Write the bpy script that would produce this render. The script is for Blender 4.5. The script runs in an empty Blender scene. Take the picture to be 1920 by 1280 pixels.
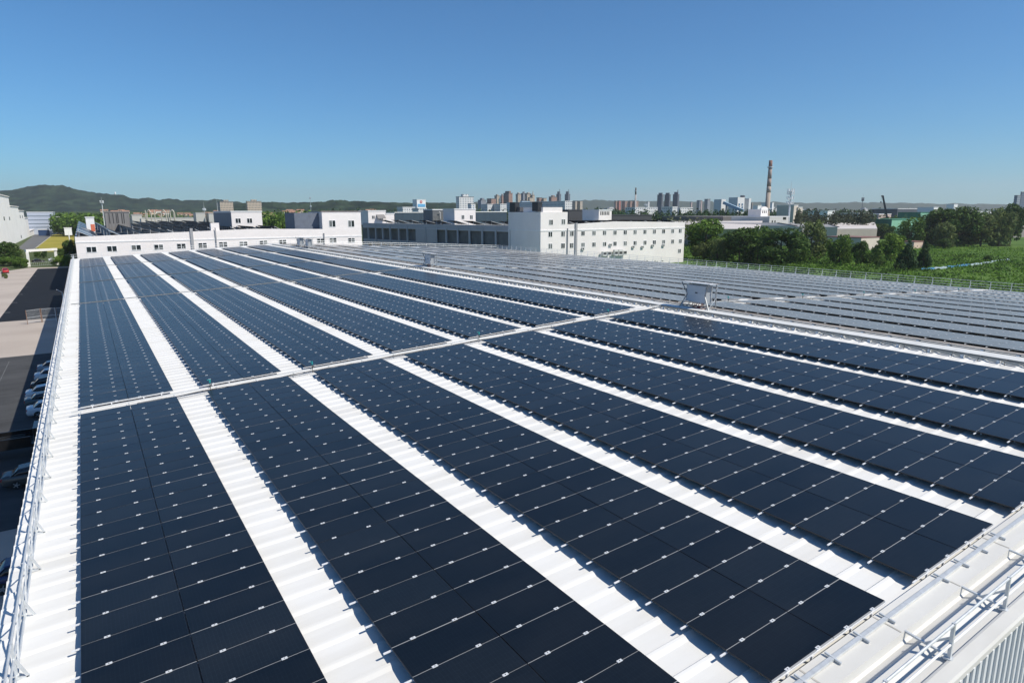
import bpy, math, random
import numpy as np
from mathutils import Vector, Matrix
R = math.radians
random.seed(7)
rng = np.random.default_rng(7)
scene = bpy.context.scene
col = scene.collection

# ------------------------------------------------------------------ camera
F_PX, YAW, PITCH, ROLL = 1204.437, 0.58276, 0.19793, -0.00302
CAM = np.array([1.13203, -39.22013, 10.23264])
fw = np.array([math.sin(YAW) * math.cos(PITCH), math.cos(YAW) * math.cos(PITCH), -math.sin(PITCH)])
_r = np.cross(fw, [0, 0, 1]); _r /= np.linalg.norm(_r); _u = np.cross(_r, fw)
rt = math.cos(ROLL) * _r + math.sin(ROLL) * _u
up = -math.sin(ROLL) * _r + math.cos(ROLL) * _u
cd = bpy.data.cameras.new("camera"); cam = bpy.data.objects.new("camera", cd); col.objects.link(cam)
cd.sensor_width = 36.0; cd.lens = F_PX / 1920 * 36.0; cd.clip_start = 0.1; cd.clip_end = 30000
cam.matrix_world = Matrix(((rt[0], up[0], -fw[0], CAM[0]), (rt[1], up[1], -fw[1], CAM[1]), (rt[2], up[2], -fw[2], CAM[2]), (0, 0, 0, 1)))
scene.camera = cam

# ------------------------------------------------------------------ light
SUN_AZ, SUN_EL = R(145), R(48)          # azimuth clockwise from +Y
w = bpy.data.worlds.new("World"); scene.world = w; w.use_nodes = True
nt = w.node_tree; bg = nt.nodes["Background"]
sky = nt.nodes.new("ShaderNodeTexSky"); sky.sky_type = 'NISHITA'; sky.sun_disc = False
sky.sun_elevation = SUN_EL; sky.sun_rotation = SUN_AZ
sky.altitude = 0; sky.air_density = 1.0; sky.dust_density = 0.15; sky.ozone_density = 10.0
tint = nt.nodes.new("ShaderNodeMix"); tint.data_type = 'RGBA'; tint.blend_type = 'MULTIPLY'; tint.inputs[0].default_value = 1.0
tint.inputs[7].default_value = (0.635, 0.95, 1.03, 1)
nt.links.new(sky.outputs[0], tint.inputs[6]); nt.links.new(tint.outputs[2], bg.inputs[0]); bg.inputs[1].default_value = 0.1
sd = bpy.data.lights.new("sun", 'SUN'); sd.energy = 4.7; sd.angle = R(0.5); sd.color = (1.0, 0.94, 0.83)
sun = bpy.data.objects.new("sun", sd); col.objects.link(sun)
sdir = Vector((math.sin(SUN_AZ) * math.cos(SUN_EL), math.cos(SUN_AZ) * math.cos(SUN_EL), math.sin(SUN_EL)))
sun.rotation_euler = (-sdir).to_track_quat('-Z', 'Y').to_euler(); sun.location = (60, -60, 120)
vs = scene.view_settings
vs.view_transform = 'Standard'; vs.look = 'None'; vs.exposure = 0.15; vs.gamma = 1.0

# ------------------------------------------------------------------ places in the photograph -> points in the world
def ray(x, y): return fw + rt * (x - 960) / F_PX - up * (y - 640) / F_PX
def at_d(x, y, d): return CAM + ray(x, y) * d
def on_z(x, y, z):
    d = ray(x, y); return CAM + d * (z - CAM[2]) / d[2]
def on_Y(x, y, Y):
    d = ray(x, y); return CAM + d * (Y - CAM[1]) / d[1]
def on_X(x, y, X):
    d = ray(x, y); return CAM + d * (X - CAM[0]) / d[0]
def proj(P):
    v = np.asarray(P, float) - CAM; d = v @ fw
    return 960 + F_PX * (v @ rt) / d, 640 - F_PX * (v @ up) / d, d
GZ = -9.5

# ------------------------------------------------------------------ materials
MATS = {}
def mat(name, c, rough=0.6, metal=0.0, var=0.0, scale=3.0, spec=0.5, bump=0.0, bscale=20.0, c2=None, detail=4.0, isl=0.0, stretch=None, thr=None):
    if name in MATS: return MATS[name]
    m = bpy.data.materials.new(name); m.use_nodes = True; n = m.node_tree.nodes; l = m.node_tree.links
    b = n["Principled BSDF"]; b.inputs["Roughness"].default_value = rough; b.inputs["Metallic"].default_value = metal
    b.inputs["Specular IOR Level"].default_value = spec
    base = (*c, 1)
    if var or c2 or bump:
        g = n.new("ShaderNodeNewGeometry"); mp = n.new("ShaderNodeMapping"); l.new(g.outputs["Position"], mp.inputs[0])
        if stretch: mp.inputs["Scale"].default_value = stretch
    if var or c2:
        t = n.new("ShaderNodeTexNoise"); t.inputs["Scale"].default_value = scale; t.inputs["Detail"].default_value = detail; t.inputs["Roughness"].default_value = 0.6
        l.new(mp.outputs[0], t.inputs["Vector"])
        rp = n.new("ShaderNodeValToRGB"); lo, hi = thr or (0.3, 0.7)
        rp.color_ramp.elements[0].position = lo; rp.color_ramp.elements[1].position = hi
        if c2: a, z = c, c2
        else: a, z = [x * (1 - var) for x in c], [min(1, x * (1 + var)) for x in c]
        rp.color_ramp.elements[0].color = (*a, 1); rp.color_ramp.elements[1].color = (*z, 1)
        l.new(t.outputs[0], rp.inputs[0]); src = rp.outputs[0]
        if isl: src = _isl(n, l, src, isl)
        l.new(src, b.inputs["Base Color"])
    else:
        b.inputs["Base Color"].default_value = base
        if isl:
            rgb = n.new("ShaderNodeRGB"); rgb.outputs[0].default_value = base
            l.new(_isl(n, l, rgb.outputs[0], isl), b.inputs["Base Color"])
    if bump:
        t2 = n.new("ShaderNodeTexNoise"); t2.inputs["Scale"].default_value = bscale; l.new(mp.outputs[0], t2.inputs["Vector"])
        bp = n.new("ShaderNodeBump"); bp.inputs["Strength"].default_value = bump; bp.inputs["Distance"].default_value = 0.05
        l.new(t2.outputs[0], bp.inputs["Height"]); l.new(bp.outputs[0], b.inputs["Normal"])
    MATS[name] = m; return m
def _isl(n, l, src, amt):
    g = n.new("ShaderNodeNewGeometry"); mr = n.new("ShaderNodeMapRange"); mr.inputs[3].default_value = 1 - amt; mr.inputs[4].default_value = 1 + amt
    l.new(g.outputs["Random Per Island"], mr.inputs[0])
    mx = n.new("ShaderNodeMix"); mx.data_type = 'RGBA'; mx.blend_type = 'MULTIPLY'; mx.inputs[0].default_value = 1.0
    l.new(src, mx.inputs[6]); l.new(mr.outputs[0], mx.inputs[7]); return mx.outputs[2]
def leaf_mat(name, c, amt=0.45, hue=0.5):
    if name in MATS: return MATS[name]
    m = bpy.data.materials.new(name); m.use_nodes = True; n = m.node_tree.nodes; l = m.node_tree.links
    b = n["Principled BSDF"]; b.inputs["Roughness"].default_value = 0.7; b.inputs["Specular IOR Level"].default_value = 0.15
    g = n.new("ShaderNodeNewGeometry"); rp = n.new("ShaderNodeValToRGB"); e = rp.color_ramp.elements
    e[0].color = (c[0] * (1 - amt), c[1] * (1 - amt), c[2] * (1 - amt), 1); e[1].color = (min(1, c[0] * (1 + amt * 1.6)), c[1] * (1 + amt * 1.2), c[2] * (1 + amt * .4), 1)
    l.new(g.outputs["Random Per Island"], rp.inputs[0]); l.new(rp.outputs[0], b.inputs["Base Color"])
    tr = n.new("ShaderNodeBsdfTranslucent"); l.new(rp.outputs[0], tr.inputs[0])
    mx = n.new("ShaderNodeMixShader"); mx.inputs[0].default_value = 0.3
    l.new(b.outputs[0], mx.inputs[1]); l.new(tr.outputs[0], mx.inputs[2]); l.new(mx.outputs[0], n["Material Output"].inputs[0])
    MATS[name] = m; return m
def grid_mat(name, wall, win, pz=3.2, ph=3.0, fz=0.5, fh=0.45, var=0.08, rough=0.7):
    """wall with rows of windows, for far towers: the windows are part of the facade's own surface"""
    if name in MATS: return MATS[name]
    m = bpy.data.materials.new(name); m.use_nodes = True; n = m.node_tree.nodes; l = m.node_tree.links
    b = n["Principled BSDF"]; b.inputs["Roughness"].default_value = rough
    g = n.new("ShaderNodeNewGeometry"); s = n.new("ShaderNodeSeparateXYZ"); l.new(g.outputs["Position"], s.inputs[0])
    def M(op, a, bb, c=None):
        q = n.new("ShaderNodeMath"); q.operation = op
        for i, v in enumerate((a, bb)):
            if isinstance(v, (int, float)): q.inputs[i].default_value = v
            else: l.new(v, q.inputs[i])
        return q.outputs[0]
    h = M('ADD', s.outputs[0], s.outputs[1])
    fzv = M('FRACT', M('DIVIDE', s.outputs[2], pz), 0); fhv = M('FRACT', M('DIVIDE', h, ph), 0)
    k = M('MULTIPLY', M('LESS_THAN', fzv, fz), M('LESS_THAN', fhv, fh))
    nz = n.new("ShaderNodeSeparateXYZ"); l.new(g.outputs["Normal"], nz.inputs[0])
    k = M('MULTIPLY', k, M('LESS_THAN', M('ABSOLUTE', nz.outputs[2], 0), 0.5))
    mx = n.new("ShaderNodeMix"); mx.data_type = 'RGBA'; mx.inputs[6].default_value = (*wall, 1); mx.inputs[7].default_value = (*win, 1)
    l.new(k, mx.inputs[0]); l.new(mx.outputs[2], b.inputs["Base Color"])
    MATS[name] = m; return m

white_roof = mat("white roof sheet", (0.64, 0.625, 0.59), 0.5, 0, 0, 0.45, 0.25, 0, c2=(0.74, 0.73, 0.705), thr=(0.28, 0.55), stretch=(0.22, 1, 1), detail=9)
galv = mat("galvanised steel", (0.60, 0.62, 0.63), 0.45, 0.3, 0.12, 6)
alu = mat("aluminium", (0.80, 0.80, 0.81), 0.4, 0.1)
seamm = mat("grey seam strip", (0.36, 0.37, 0.38), 0.5, 0.1)
clampm = mat("clamp aluminium", (0.66, 0.67, 0.68), 0.45, 0.1)
boltm = mat("dark bolt", (0.10, 0.10, 0.11), 0.5, 0.5)
blackf = mat("black anodised frame", (0.012, 0.013, 0.016), 0.4, 0.2)
plaster = mat("pale pinkish render", (0.80, 0.75, 0.725), 0.85, 0, 0.05, 0.25, 0.2, stretch=(1, 1, 2.5), detail=7)
plaster2 = mat("pale pinkish render with stains", (0.75, 0.705, 0.68), 0.85, 0, 0, 0.16, 0.2, c2=(0.82, 0.78, 0.755), stretch=(1.3, 1.3, 0.7), detail=8)
whitep = mat("white paint", (0.80, 0.80, 0.79), 0.6, 0, 0.04, 1.0)
winframe = mat("white window frame", (0.82, 0.82, 0.82), 0.5)
paneg = mat("dark window glass", (0.015, 0.022, 0.024), 0.08, 0, spec=0.6)
paneg2 = mat("curtained window glass", (0.14, 0.15, 0.145), 0.25, 0, 0.3, 1.2)
lane_dark = mat("dark lane ground", (0.062, 0.063, 0.066), 0.9, 0, 0.3, 0.5, 0.2, 0.3, 30, stretch=(0.35, 1, 1), detail=8)  # dark grey ground colour, finely mottled
yard_shadow = mat("black yard shadow", (0.011, 0.013, 0.017), 0.85, 0, 0.25, 0.4, 0.2, detail=8)  # shadow darkness put into the ground colour
concrete = mat("pale concrete yard", (0.38, 0.325, 0.285), 0.9, 0, 0, 0.09, 0.2, 0, c2=(0.48, 0.42, 0.37), stretch=(0.5, 1, 1), detail=9)
linem = mat("road paint", (0.6, 0.6, 0.58), 0.7, 0, 0.3, 3)
bark = mat("bark", (0.10, 0.075, 0.055), 0.9, 0, 0.3, 4)
cable = mat("black cable", (0.02, 0.02, 0.022), 0.6)

def panel_mat(name, film_and_sheen):
    m = bpy.data.materials.new(name); m.use_nodes = True; n = m.node_tree.nodes; l = m.node_tree.links
    b = n["Principled BSDF"]
    g = n.new("ShaderNodeNewGeometry"); oi = n.new("ShaderNodeObjectInfo")
    ad = n.new("ShaderNodeMath"); ad.operation = 'ADD'; l.new(g.outputs["Random Per Island"], ad.inputs[0]); l.new(oi.outputs["Random"], ad.inputs[1])
    fr = n.new("ShaderNodeMath"); fr.operation = 'FRACT'; l.new(ad.outputs[0], fr.inputs[0])
    rp = n.new("ShaderNodeValToRGB"); e = rp.color_ramp.elements
    e[0].color = (0.0050, 0.0084, 0.0140, 1); e[1].color = (0.0092, 0.0142, 0.0215, 1)
    l.new(fr.outputs[0], rp.inputs[0])
    # cell grid and fine busbars, printed in the laminate
    tc = n.new("ShaderNodeTexCoord"); br = n.new("ShaderNodeTexBrick"); br.offset = 0.0; br.inputs["Scale"].default_value = 1.0
    br.inputs["Brick Width"].default_value = 0.0925; br.inputs["Row Height"].default_value = 0.186; br.inputs["Mortar Size"].default_value = 0.0016; br.inputs["Mortar Smooth"].default_value = 0.2
    br.inputs["Color1"].default_value = (1, 1, 1, 1); br.inputs["Color2"].default_value = (0.85, 0.88, 0.90, 1); br.inputs["Mortar"].default_value = (3.2, 3.0, 2.7, 1)
    l.new(tc.outputs["Object"], br.inputs[0])
    cm = n.new("ShaderNodeMix"); cm.data_type = 'RGBA'; cm.blend_type = 'MULTIPLY'; cm.inputs[0].default_value = 1.0
    l.new(rp.outputs[0], cm.inputs[6]); l.new(br.outputs[0], cm.inputs[7])
    # thin dust film, streaked; also paints the far slope's sky sheen
    mp = n.new("ShaderNodeMapping"); mp.inputs["Scale"].default_value = (0.5, 1.2, 1); l.new(g.outputs["Position"], mp.inputs[0])
    t = n.new("ShaderNodeTexNoise"); t.inputs["Scale"].default_value = 0.6; t.inputs["Detail"].default_value = 8; l.new(mp.outputs[0], t.inputs[0])
    dr = n.new("ShaderNodeMapRange"); dr.inputs[1].default_value = 0.35; dr.inputs[2].default_value = 0.75; dr.inputs[3].default_value = film_and_sheen; dr.inputs[4].default_value = film_and_sheen * 1.35 + 0.015
    l.new(t.outputs[0], dr.inputs[0])
    mx = n.new("ShaderNodeMix"); mx.data_type = 'RGBA'; mx.inputs[7].default_value = (0.36, 0.355, 0.34, 1)
    lw = n.new("ShaderNodeLayerWeight"); lw.inputs[0].default_value = 0.5
    pw = n.new("ShaderNodeMath"); pw.operation = 'POWER'; pw.inputs[1].default_value = 7.0; l.new(lw.outputs["Facing"], pw.inputs[0])
    sc = n.new("ShaderNodeMath"); sc.operation = 'MULTIPLY_ADD'; sc.inputs[1].default_value = 0.15 + 2 * film_and_sheen; l.new(pw.outputs[0], sc.inputs[0]); l.new(dr.outputs[0], sc.inputs[2])
    l.new(sc.outputs[0], mx.inputs[0]); l.new(cm.outputs[2], mx.inputs[6]); l.new(mx.outputs[2], b.inputs["Base Color"])
    b.inputs["Roughness"].default_value = 0.28; b.inputs["IOR"].default_value = 1.31
    return m
glassm = panel_mat("solar glass", 0.0); sheenm = panel_mat("dusty sky sheen solar glass", 0.24)  # far slope copy: sky sheen mixed into the colour along with dust

# ------------------------------------------------------------------ mesh builder
class MB:
    def __init__(s): s.v = []; s.f = []; s.m = []
    def poly(s, pts, m=0):
        i = len(s.v); s.v += [tuple(float(c) for c in p) for p in pts]; s.f.append(tuple(range(i, i + len(pts)))); s.m.append(m)
    def hexa(s, p, m=0):       # p: 8 corners, bottom ring then top ring
        i = len(s.v); s.v += [tuple(float(c) for c in q) for q in p]
        for f in ((3, 2, 1, 0), (4, 5, 6, 7), (0, 1, 5, 4), (1, 2, 6, 5), (2, 3, 7, 6), (3, 0, 4, 7)):
            s.f.append(tuple(i + k for k in f)); s.m.append(m)
    def box(s, x0, x1, y0, y1, z0, z1, m=0):
        s.hexa([(x0, y0, z0), (x1, y0, z0), (x1, y1, z0), (x0, y1, z0), (x0, y0, z1), (x1, y0, z1), (x1, y1, z1), (x0, y1, z1)], m)
    def bar(s, p, q, a, b=None, m=0, upv=(0, 0, 1)):
        b = b or a; p = Vector(p); q = Vector(q); d = (q - p).normalized(); U = Vector(upv)
        if abs(d.dot(U)) > 0.97: U = Vector((1, 0, 0))
        x = d.cross(U).normalized() * a / 2; y = x.cross(d).normalized() * b / 2
        s.hexa([p - x - y, p + x - y, q + x - y, q - x - y, p - x + y, p + x + y, q + x + y, q - x + y], m)
    def tube(s, p, q, r0, r1=None, n=8, m=0, caps=True):
        r1 = r0 if r1 is None else r1; p = Vector(p); q = Vector(q); d = (q - p).normalized()
        U = Vector((0, 0, 1)) if abs(d.z) < 0.95 else Vector((1, 0, 0))
        x = d.cross(U).normalized(); y = x.cross(d)
        i = len(s.v)
        for c, r in ((p, r0), (q, r1)):
            for k in range(n):
                a = 2 * math.pi * k / n; s.v.append(tuple(c + x * math.cos(a) * r + y * math.sin(a) * r))
        for k in range(n):
            k2 = (k + 1) % n; s.f.append((i + k, i + k2, i + n + k2, i + n + k)); s.m.append(m)
        if caps:
            s.f.append(tuple(i + k for k in range(n - 1, -1, -1))); s.m.append(m)
            s.f.append(tuple(i + n + k for k in range(n))); s.m.append(m)
    def path(s, pts, r, n=6, m=0):
        for a, b in zip(pts, pts[1:]): s.tube(a, b, r, r, n, m)
    def prism(s, base, z0, z1, m=0, mt=None):      # base: list of (x, y) counter-clockwise
        n = len(base)
        for k in range(n):
            a, b = base[k], base[(k + 1) % n]
            s.poly([(a[0], a[1], z0), (b[0], b[1], z0), (b[0], b[1], z1), (a[0], a[1], z1)], m)
        s.poly([(p[0], p[1], z1) for p in base], m if mt is None else mt)
        s.poly([(p[0], p[1], z0) for p in reversed(base)], m)
    def build(s, name, mats, parent=None, off=(0, 0, 0), smooth=False):
        me = bpy.data.meshes.new(name)
        o0 = Vector(off)
        me.from_pydata([(x - o0.x, y - o0.y, z - o0.z) for x, y, z in s.v], [], s.f)
        for mm in (mats if isinstance(mats, (list, tuple)) else [mats]): me.materials.append(mm)
        if any(s.m): me.polygons.foreach_set("material_index", s.m)
        if smooth: me.polygons.foreach_set("use_smooth", [True] * len(s.f))
        o = bpy.data.objects.new(name, me); col.objects.link(o)
        if parent: o.parent = parent
        return o
def tag(o, label, cat, group=None, kind=None):
    if label: o["label"] = label
    if cat: o["category"] = cat
    if group: o["group"] = group
    if kind: o["kind"] = kind
    return o
def structure(o): o["kind"] = "structure"; return o
def thing(name, label, cat, loc=(0, 0, 0), group=None, rot=(0, 0, 0)):
    o = bpy.data.objects.new(name, None); col.objects.link(o); o.empty_display_size = 0.2
    o.location = tuple(float(c) for c in loc); o.rotation_euler = rot
    return tag(o, label, cat, group)
def part(name, mb, mats, parent, smooth=False, label=None):     # mb in world coordinates, parent unrotated
    o = mb.build(name, mats, parent, parent_loc(parent), smooth)
    if label: o["label"] = label
    return o
def parent_loc(p):
    v = Vector((0, 0, 0))
    while p is not None:
        v += p.location; p = p.parent
    return v
def share(name, data, parent, loc=(0, 0, 0)):
    o = bpy.data.objects.new(name, data); col.objects.link(o); o.parent = parent; o.location = loc; return o
def copy_tree(o, parent=None):
    c = o.copy(); col.objects.link(c)
    if parent is not None: c.parent = parent
    for ch in list(o.children): copy_tree(ch, c)
    return c
def ordinal(n): return f"{n}{'th' if 10 <= n % 100 <= 20 else {1: 'st', 2: 'nd', 3: 'rd'}.get(n % 10, 'th')}"

# ------------------------------------------------------------------ the white factory roof
TH = 0.04995; TT = math.tan(TH); RX = 44.4; XL, XR = -1.85, 117.5; YN, YF = -32.42, 147.0
HP = 0.30                                # panels ride this far above the sheet
def zp(x): return x * TT if x <= RX else RX * TT + 0.06 - (x - RX) * 0.05      # plane of the panels
def zr(x): return x * TT - HP if x <= RX else RX * TT - HP - (x - RX) * 0.05   # plane of the sheet
factory = thing("factory_building", "wide low factory with white ribbed sheet roof covered in rows of solar panels", "building", (58, 56, GZ))
mb = MB()
PIT = 0.83; prof = [(0.0, 0.004), (0.25, 0.008), (0.50, 0.022), (0.63, 0.062), (0.71, 0.070), (0.775, 0.006)]
ys = []
y = YN
while y < YF:
    for a, h in prof: ys.append((y + a, h))
    y += PIT
rows = []
for x in (XL, RX, XR):
    i = len(mb.v); rows.append(i)
    for yy, h in ys: mb.v.append((x, yy, zr(x) + h))
for a, b in ((0, 1), (1, 2)):
    for k in range(len(ys) - 1):
        mb.f.append((rows[a] + k, rows[b] + k, rows[b] + k + 1, rows[a] + k + 1)); mb.m.append(0)
part("roof", mb, white_roof, factory)
mb = MB()
# long walls and far gable
mb.box(XL + 0.25, XL + 0.45, YN - 1.8, YF - 0.3, GZ, zr(XL) - 0.05)
mb.box(XR - 0.45, XR - 0.25, YN - 1.8, YF - 0.3, GZ, zr(XR) - 0.05)
for a, b in ((XL + 0.45, RX), (RX, XR - 0.45)):
    mb.hexa([(a, YF - 0.5, GZ), (b, YF - 0.5, GZ), (b, YF - 0.3, GZ), (a, YF - 0.3, GZ), (a, YF - 0.5, zr(a) - 0.03), (b, YF - 0.5, zr(b) - 0.03), (b, YF - 0.3, zr(b) - 0.03), (a, YF - 0.3, zr(a) - 0.03)])
part("side_wall", mb, whitep, factory)
# near gable: swept cap profile (y, height above the sheet)
capp = [(-32.41, 0.0), (-32.43, 0.21), (-33.12, 0.18), (-33.14, -0.02), (-33.20, -0.06), (-33.30, -0.02), (-33.42, 0.03), (-33.62, 0.03), (-33.70, -0.02), (-34.02, -0.03), (-34.06, 0.05), (-34.12, 0.07), (-34.38, 0.06), (-34.42, 0.0), (-34.43, -0.12), (-34.36, -0.16)]
mb = MB(); i0 = []
for x in (XL, RX, XR):
    i0.append(len(mb.v))
    for yy, h in capp: mb.v.append((x, yy, zr(x) + h))
for a, b in ((0, 1), (1, 2)):
    for k in range(len(capp) - 1):
        mb.f.append((i0[a] + k + 1, i0[b] + k + 1, i0[b] + k, i0[a] + k)); mb.m.append(0)
part("gable_cap", mb, mat("white gable flashing", (0.57, 0.555, 0.52), 0.5, 0, 0, 0.7, 0.3, c2=(0.67, 0.66, 0.63), detail=9, stretch=(0.3, 1, 1)), factory)
mb = MB()
x = XL + 0.3
while x < XR - 0.6:
    st = 0.32 if x < 46 else 1.2
    x1 = min(x + st, XR - 0.5)
    for (a, b, yo) in ((x, x + 0.07, -34.44), (x + 0.07, x1, -34.39)):
        mb.hexa([(a, yo, GZ), (b, yo, GZ), (b, -34.2, GZ), (a, -34.2, GZ), (a, yo, zr(a) - 0.10), (b, yo, zr(b) - 0.10), (b, -34.2, zr(b) - 0.10), (a, -34.2, zr(a) - 0.10)])
    x = x1
part("gable_wall", mb, mat("white wall sheet", (0.74, 0.75, 0.76), 0.5, 0, 0.05, 1), factory)
mb = MB(); x = 1.2
while x < XR - 1:
    mb.bar((x, -32.45, zr(x) + 0.213), (x, -33.10, zr(x) + 0.185), 0.05, 0.006); mb.bar((x + .9, -34.13, zr(x) + 0.068), (x + .9, -34.37, zr(x) + 0.066), 0.05, 0.006); x += 2.95
part("flashing_joint", mb, mat("dull joint sealant", (0.42, 0.40, 0.36), 0.7, 0, 0.2, 3), factory)
# ridge cap
mb = MB()
for a, b, e in ((43.35, RX, 0), (RX, 45.75, 0)):
    mb.poly([(a, YN - .5, zr(a) + 0.15), (b, YN - .5, zr(b) + 0.17), (b, YF, zr(b) + 0.17), (a, YF, zr(a) + 0.15)])
mb.poly([(43.35, YN - .5, zr(43.35) - 0.02), (43.35, YN - .5, zr(43.35) + 0.15), (43.35, YF, zr(43.35) + 0.15), (43.35, YF, zr(43.35) - 0.02)])
mb.poly([(45.75, YN - .5, zr(45.75) + 0.17), (45.75, YN - .5, zr(45.75) - 0.02), (45.75, YF, zr(45.75) - 0.02), (45.75, YF, zr(45.75) + 0.17)])
part("ridge_cap", mb, mat("weathered ridge cap", (0.66, 0.66, 0.64), 0.55, 0, 0.1, 1.2), factory)

# ------------------------------------------------------------------ solar panels
PL, PW, PY = 2.246, 1.133, 1.155; SP = 6.0872; GAP = 0.02
CU = (0.545, 1.672)
g_ = MB(); g_.box(0.012, PL - 0.012, 0.012, PW - 0.012, -0.02, -0.002)
f_ = MB()
for (a, b, c, d) in ((0, PL, 0, 0.012), (0, PL, PW - 0.012, PW), (0, 0.012, 0.012, PW - 0.012), (PL - 0.012, PL, 0.012, PW - 0.012)): f_.box(a, b, c, d, -0.035, 0.0)
c_ = MB(); c_.box(-0.066, 0.066, -0.041, 0.030, 0.001, 0.011, 0); c_.box(-0.072, 0.072, -0.0205, -0.0015, -0.05, 0.001, 0)
c_.tube((0.0, -0.008, 0.011), (0.0, -0.008, 0.019), 0.013, 0.013, 6, 1)
def rail_mb(a, b):
    r = MB(); r.box(a, b, -0.03, 0.008, -0.085, -0.052, 0); r.box(max(a, 0.0), min(b, PL), -0.0195, -0.0025, -0.052, -0.005, 1)
    for x in np.arange(a + 0.75, b, 0.9): r.box(x - 0.025, x + 0.025, -0.035, 0.015, -HP + 0.02, -0.085, 0)
    return r
def mesh_of(mb, name, mats):
    o = mb.build(name, mats); me = o.data; bpy.data.objects.remove(o); return me
glass_me = mesh_of(g_, "cell_glass", glassm); frame_me = mesh_of(f_, "frame", blackf); clamp_me = mesh_of(c_, "clamp", [clampm, boltm])
rail_me = [mesh_of(rail_mb(-0.21, PL + 0.005), "mounting_rail", [alu, seamm]), mesh_of(rail_mb(-0.015, PL + 0.03), "mounting_rail", [alu, seamm])]
BLOCKS = [(-32.34, 28), (1.50, 42), (51.0, 23), (78.35, 28), (111.75, 25)]
sites = []           # (x along slope, y, side, block, strip, column, row)
for k in range(7):
    for c in (0, 1):
        for bi, (y0, n) in enumerate(BLOCKS):
            for j in range(n): sites.append((k * SP + c * (PL + GAP), y0 + j * PY, 0, bi, k, c, j))
for k in range(11):
    for c in (0, 1):
        for bi, (y0, n) in enumerate(BLOCKS):
            for j in range(n): sites.append((2.2 + k * SP + c * (PL + GAP), y0 + j * PY, 1, bi, k, c, j))
def corner(s, u, v):
    if s[2] == 0: return np.array([(s[0] + u) * math.cos(TH), s[1] + v, (s[0] + u) * math.sin(TH)])
    x = RX + (s[0] + u) * 0.99875; return np.array([x, s[1] + v, zp(x)])
def seen_area(s):
    pts = [proj(corner(s, u, v)) for u, v in ((0, 0), (PL, 0), (PL, PW), (0, PW))]
    if min(p[2] for p in pts) < 1: return 0
    a = 0
    for i in range(4): a += pts[i][0] * pts[(i + 1) % 4][1] - pts[(i + 1) % 4][0] * pts[i][1]
    ins = 0
    for u in np.linspace(0.05, 0.95, 5):
        for v in np.linspace(0.05, 0.95, 5):
            q = proj(corner(s, u * PL, v * PW)); ins += (0 < q[0] < 1920 and 0 < q[1] < 1279)
    return abs(a) / 2 * ins / 25
area = [seen_area(s) if s[2] == 0 and s[3] <= 1 else 0 for s in sites]
order = sorted(range(len(sites)), key=lambda i: -area[i])
single = set(order[:300])
STRIPN = ["first", "second", "third", "fourth", "fifth", "sixth", "seventh"]
for i in sorted(single):
    s = sites[i]; p = corner(s, 0, 0)
    side = "lower" if s[5] == 0 else "upper"
    if s[3] == 0: place = f"{ordinal(28 - s[6])} panel in front of the cable tray"
    else: place = f"{ordinal(s[6] + 1)} panel beyond the cable tray"
    t = thing("solar_module", f"black {place}, {side} column, {STRIPN[s[4]]} strip from eave railing", "solar panel", p, "solar panels in rows on the white roof", (random.gauss(0, .0016), -TH + random.gauss(0, .0012), random.gauss(0, .0007)))
    share("cell_glass", glass_me, t); share("frame", frame_me, t)
    for u in CU: share("clamp", clamp_me, t, (u, 0, 0))
    share("mounting_rail", rail_me[s[5]], t)
# all the farther panels: one object
mb = MB()
for i, s in enumerate(sites):
    if i in single: continue
    u0, u1, v0, v1 = 0, PL, 0, PW
    a, b, c, d = corner(s, u0, v0), corner(s, u1, v0), corner(s, u1, v1), corner(s, u0, v1)
    jz = rng.normal(size=4) * .0022; a, b, c, d = (q + (0, 0, z_) for q, z_ in zip((a, b, c, d), jz))
    mb.poly([a, b, c, d], 4 if s[2] else 0)
    dz = np.array([0, 0, -0.035])
    for p, q in ((a, b), (b, c), (c, d), (d, a)): mb.poly([p + dz, q + dz, q, p], 1)
    mb.poly([d + dz, c + dz, b + dz, a + dz], 1)
    for u in CU:
        e = [corner(s, u - 0.072, -0.045), corner(s, u + 0.072, -0.045), corner(s, u + 0.072, 0.034), corner(s, u - 0.072, 0.034)]
        h = np.array([0, 0, 0.008]); mb.poly([q + h for q in e], 2); mb.poly([e[0], e[1], e[1] + h, e[0] + h], 2)
    ra, rb = (-0.21, PL) if s[5] == 0 else (0, PL + 0.03)
    if s[6] % 1 == 0 and s[1] < 70:
        P = [corner(s, x, y) + np.array([0, 0, z]) for z in (-0.085, -0.052) for x, y in ((ra, -0.03), (rb, -0.03), (rb, 0.008), (ra, 0.008))]
        mb.hexa(P, 3)
        e = [corner(s, x, y) + np.array([0, 0, -0.005]) for x, y in ((0, -0.0195), (PL, -0.0195), (PL, -0.0025), (0, -0.0025))]; mb.poly(e, 5)
o = mb.build("solar_panels", [glassm, blackf, clampm, alu, sheenm, seamm])
tag(o, "all the farther black solar panels in long strips over both roof slopes", "solar panels", None, "stuff")

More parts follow.
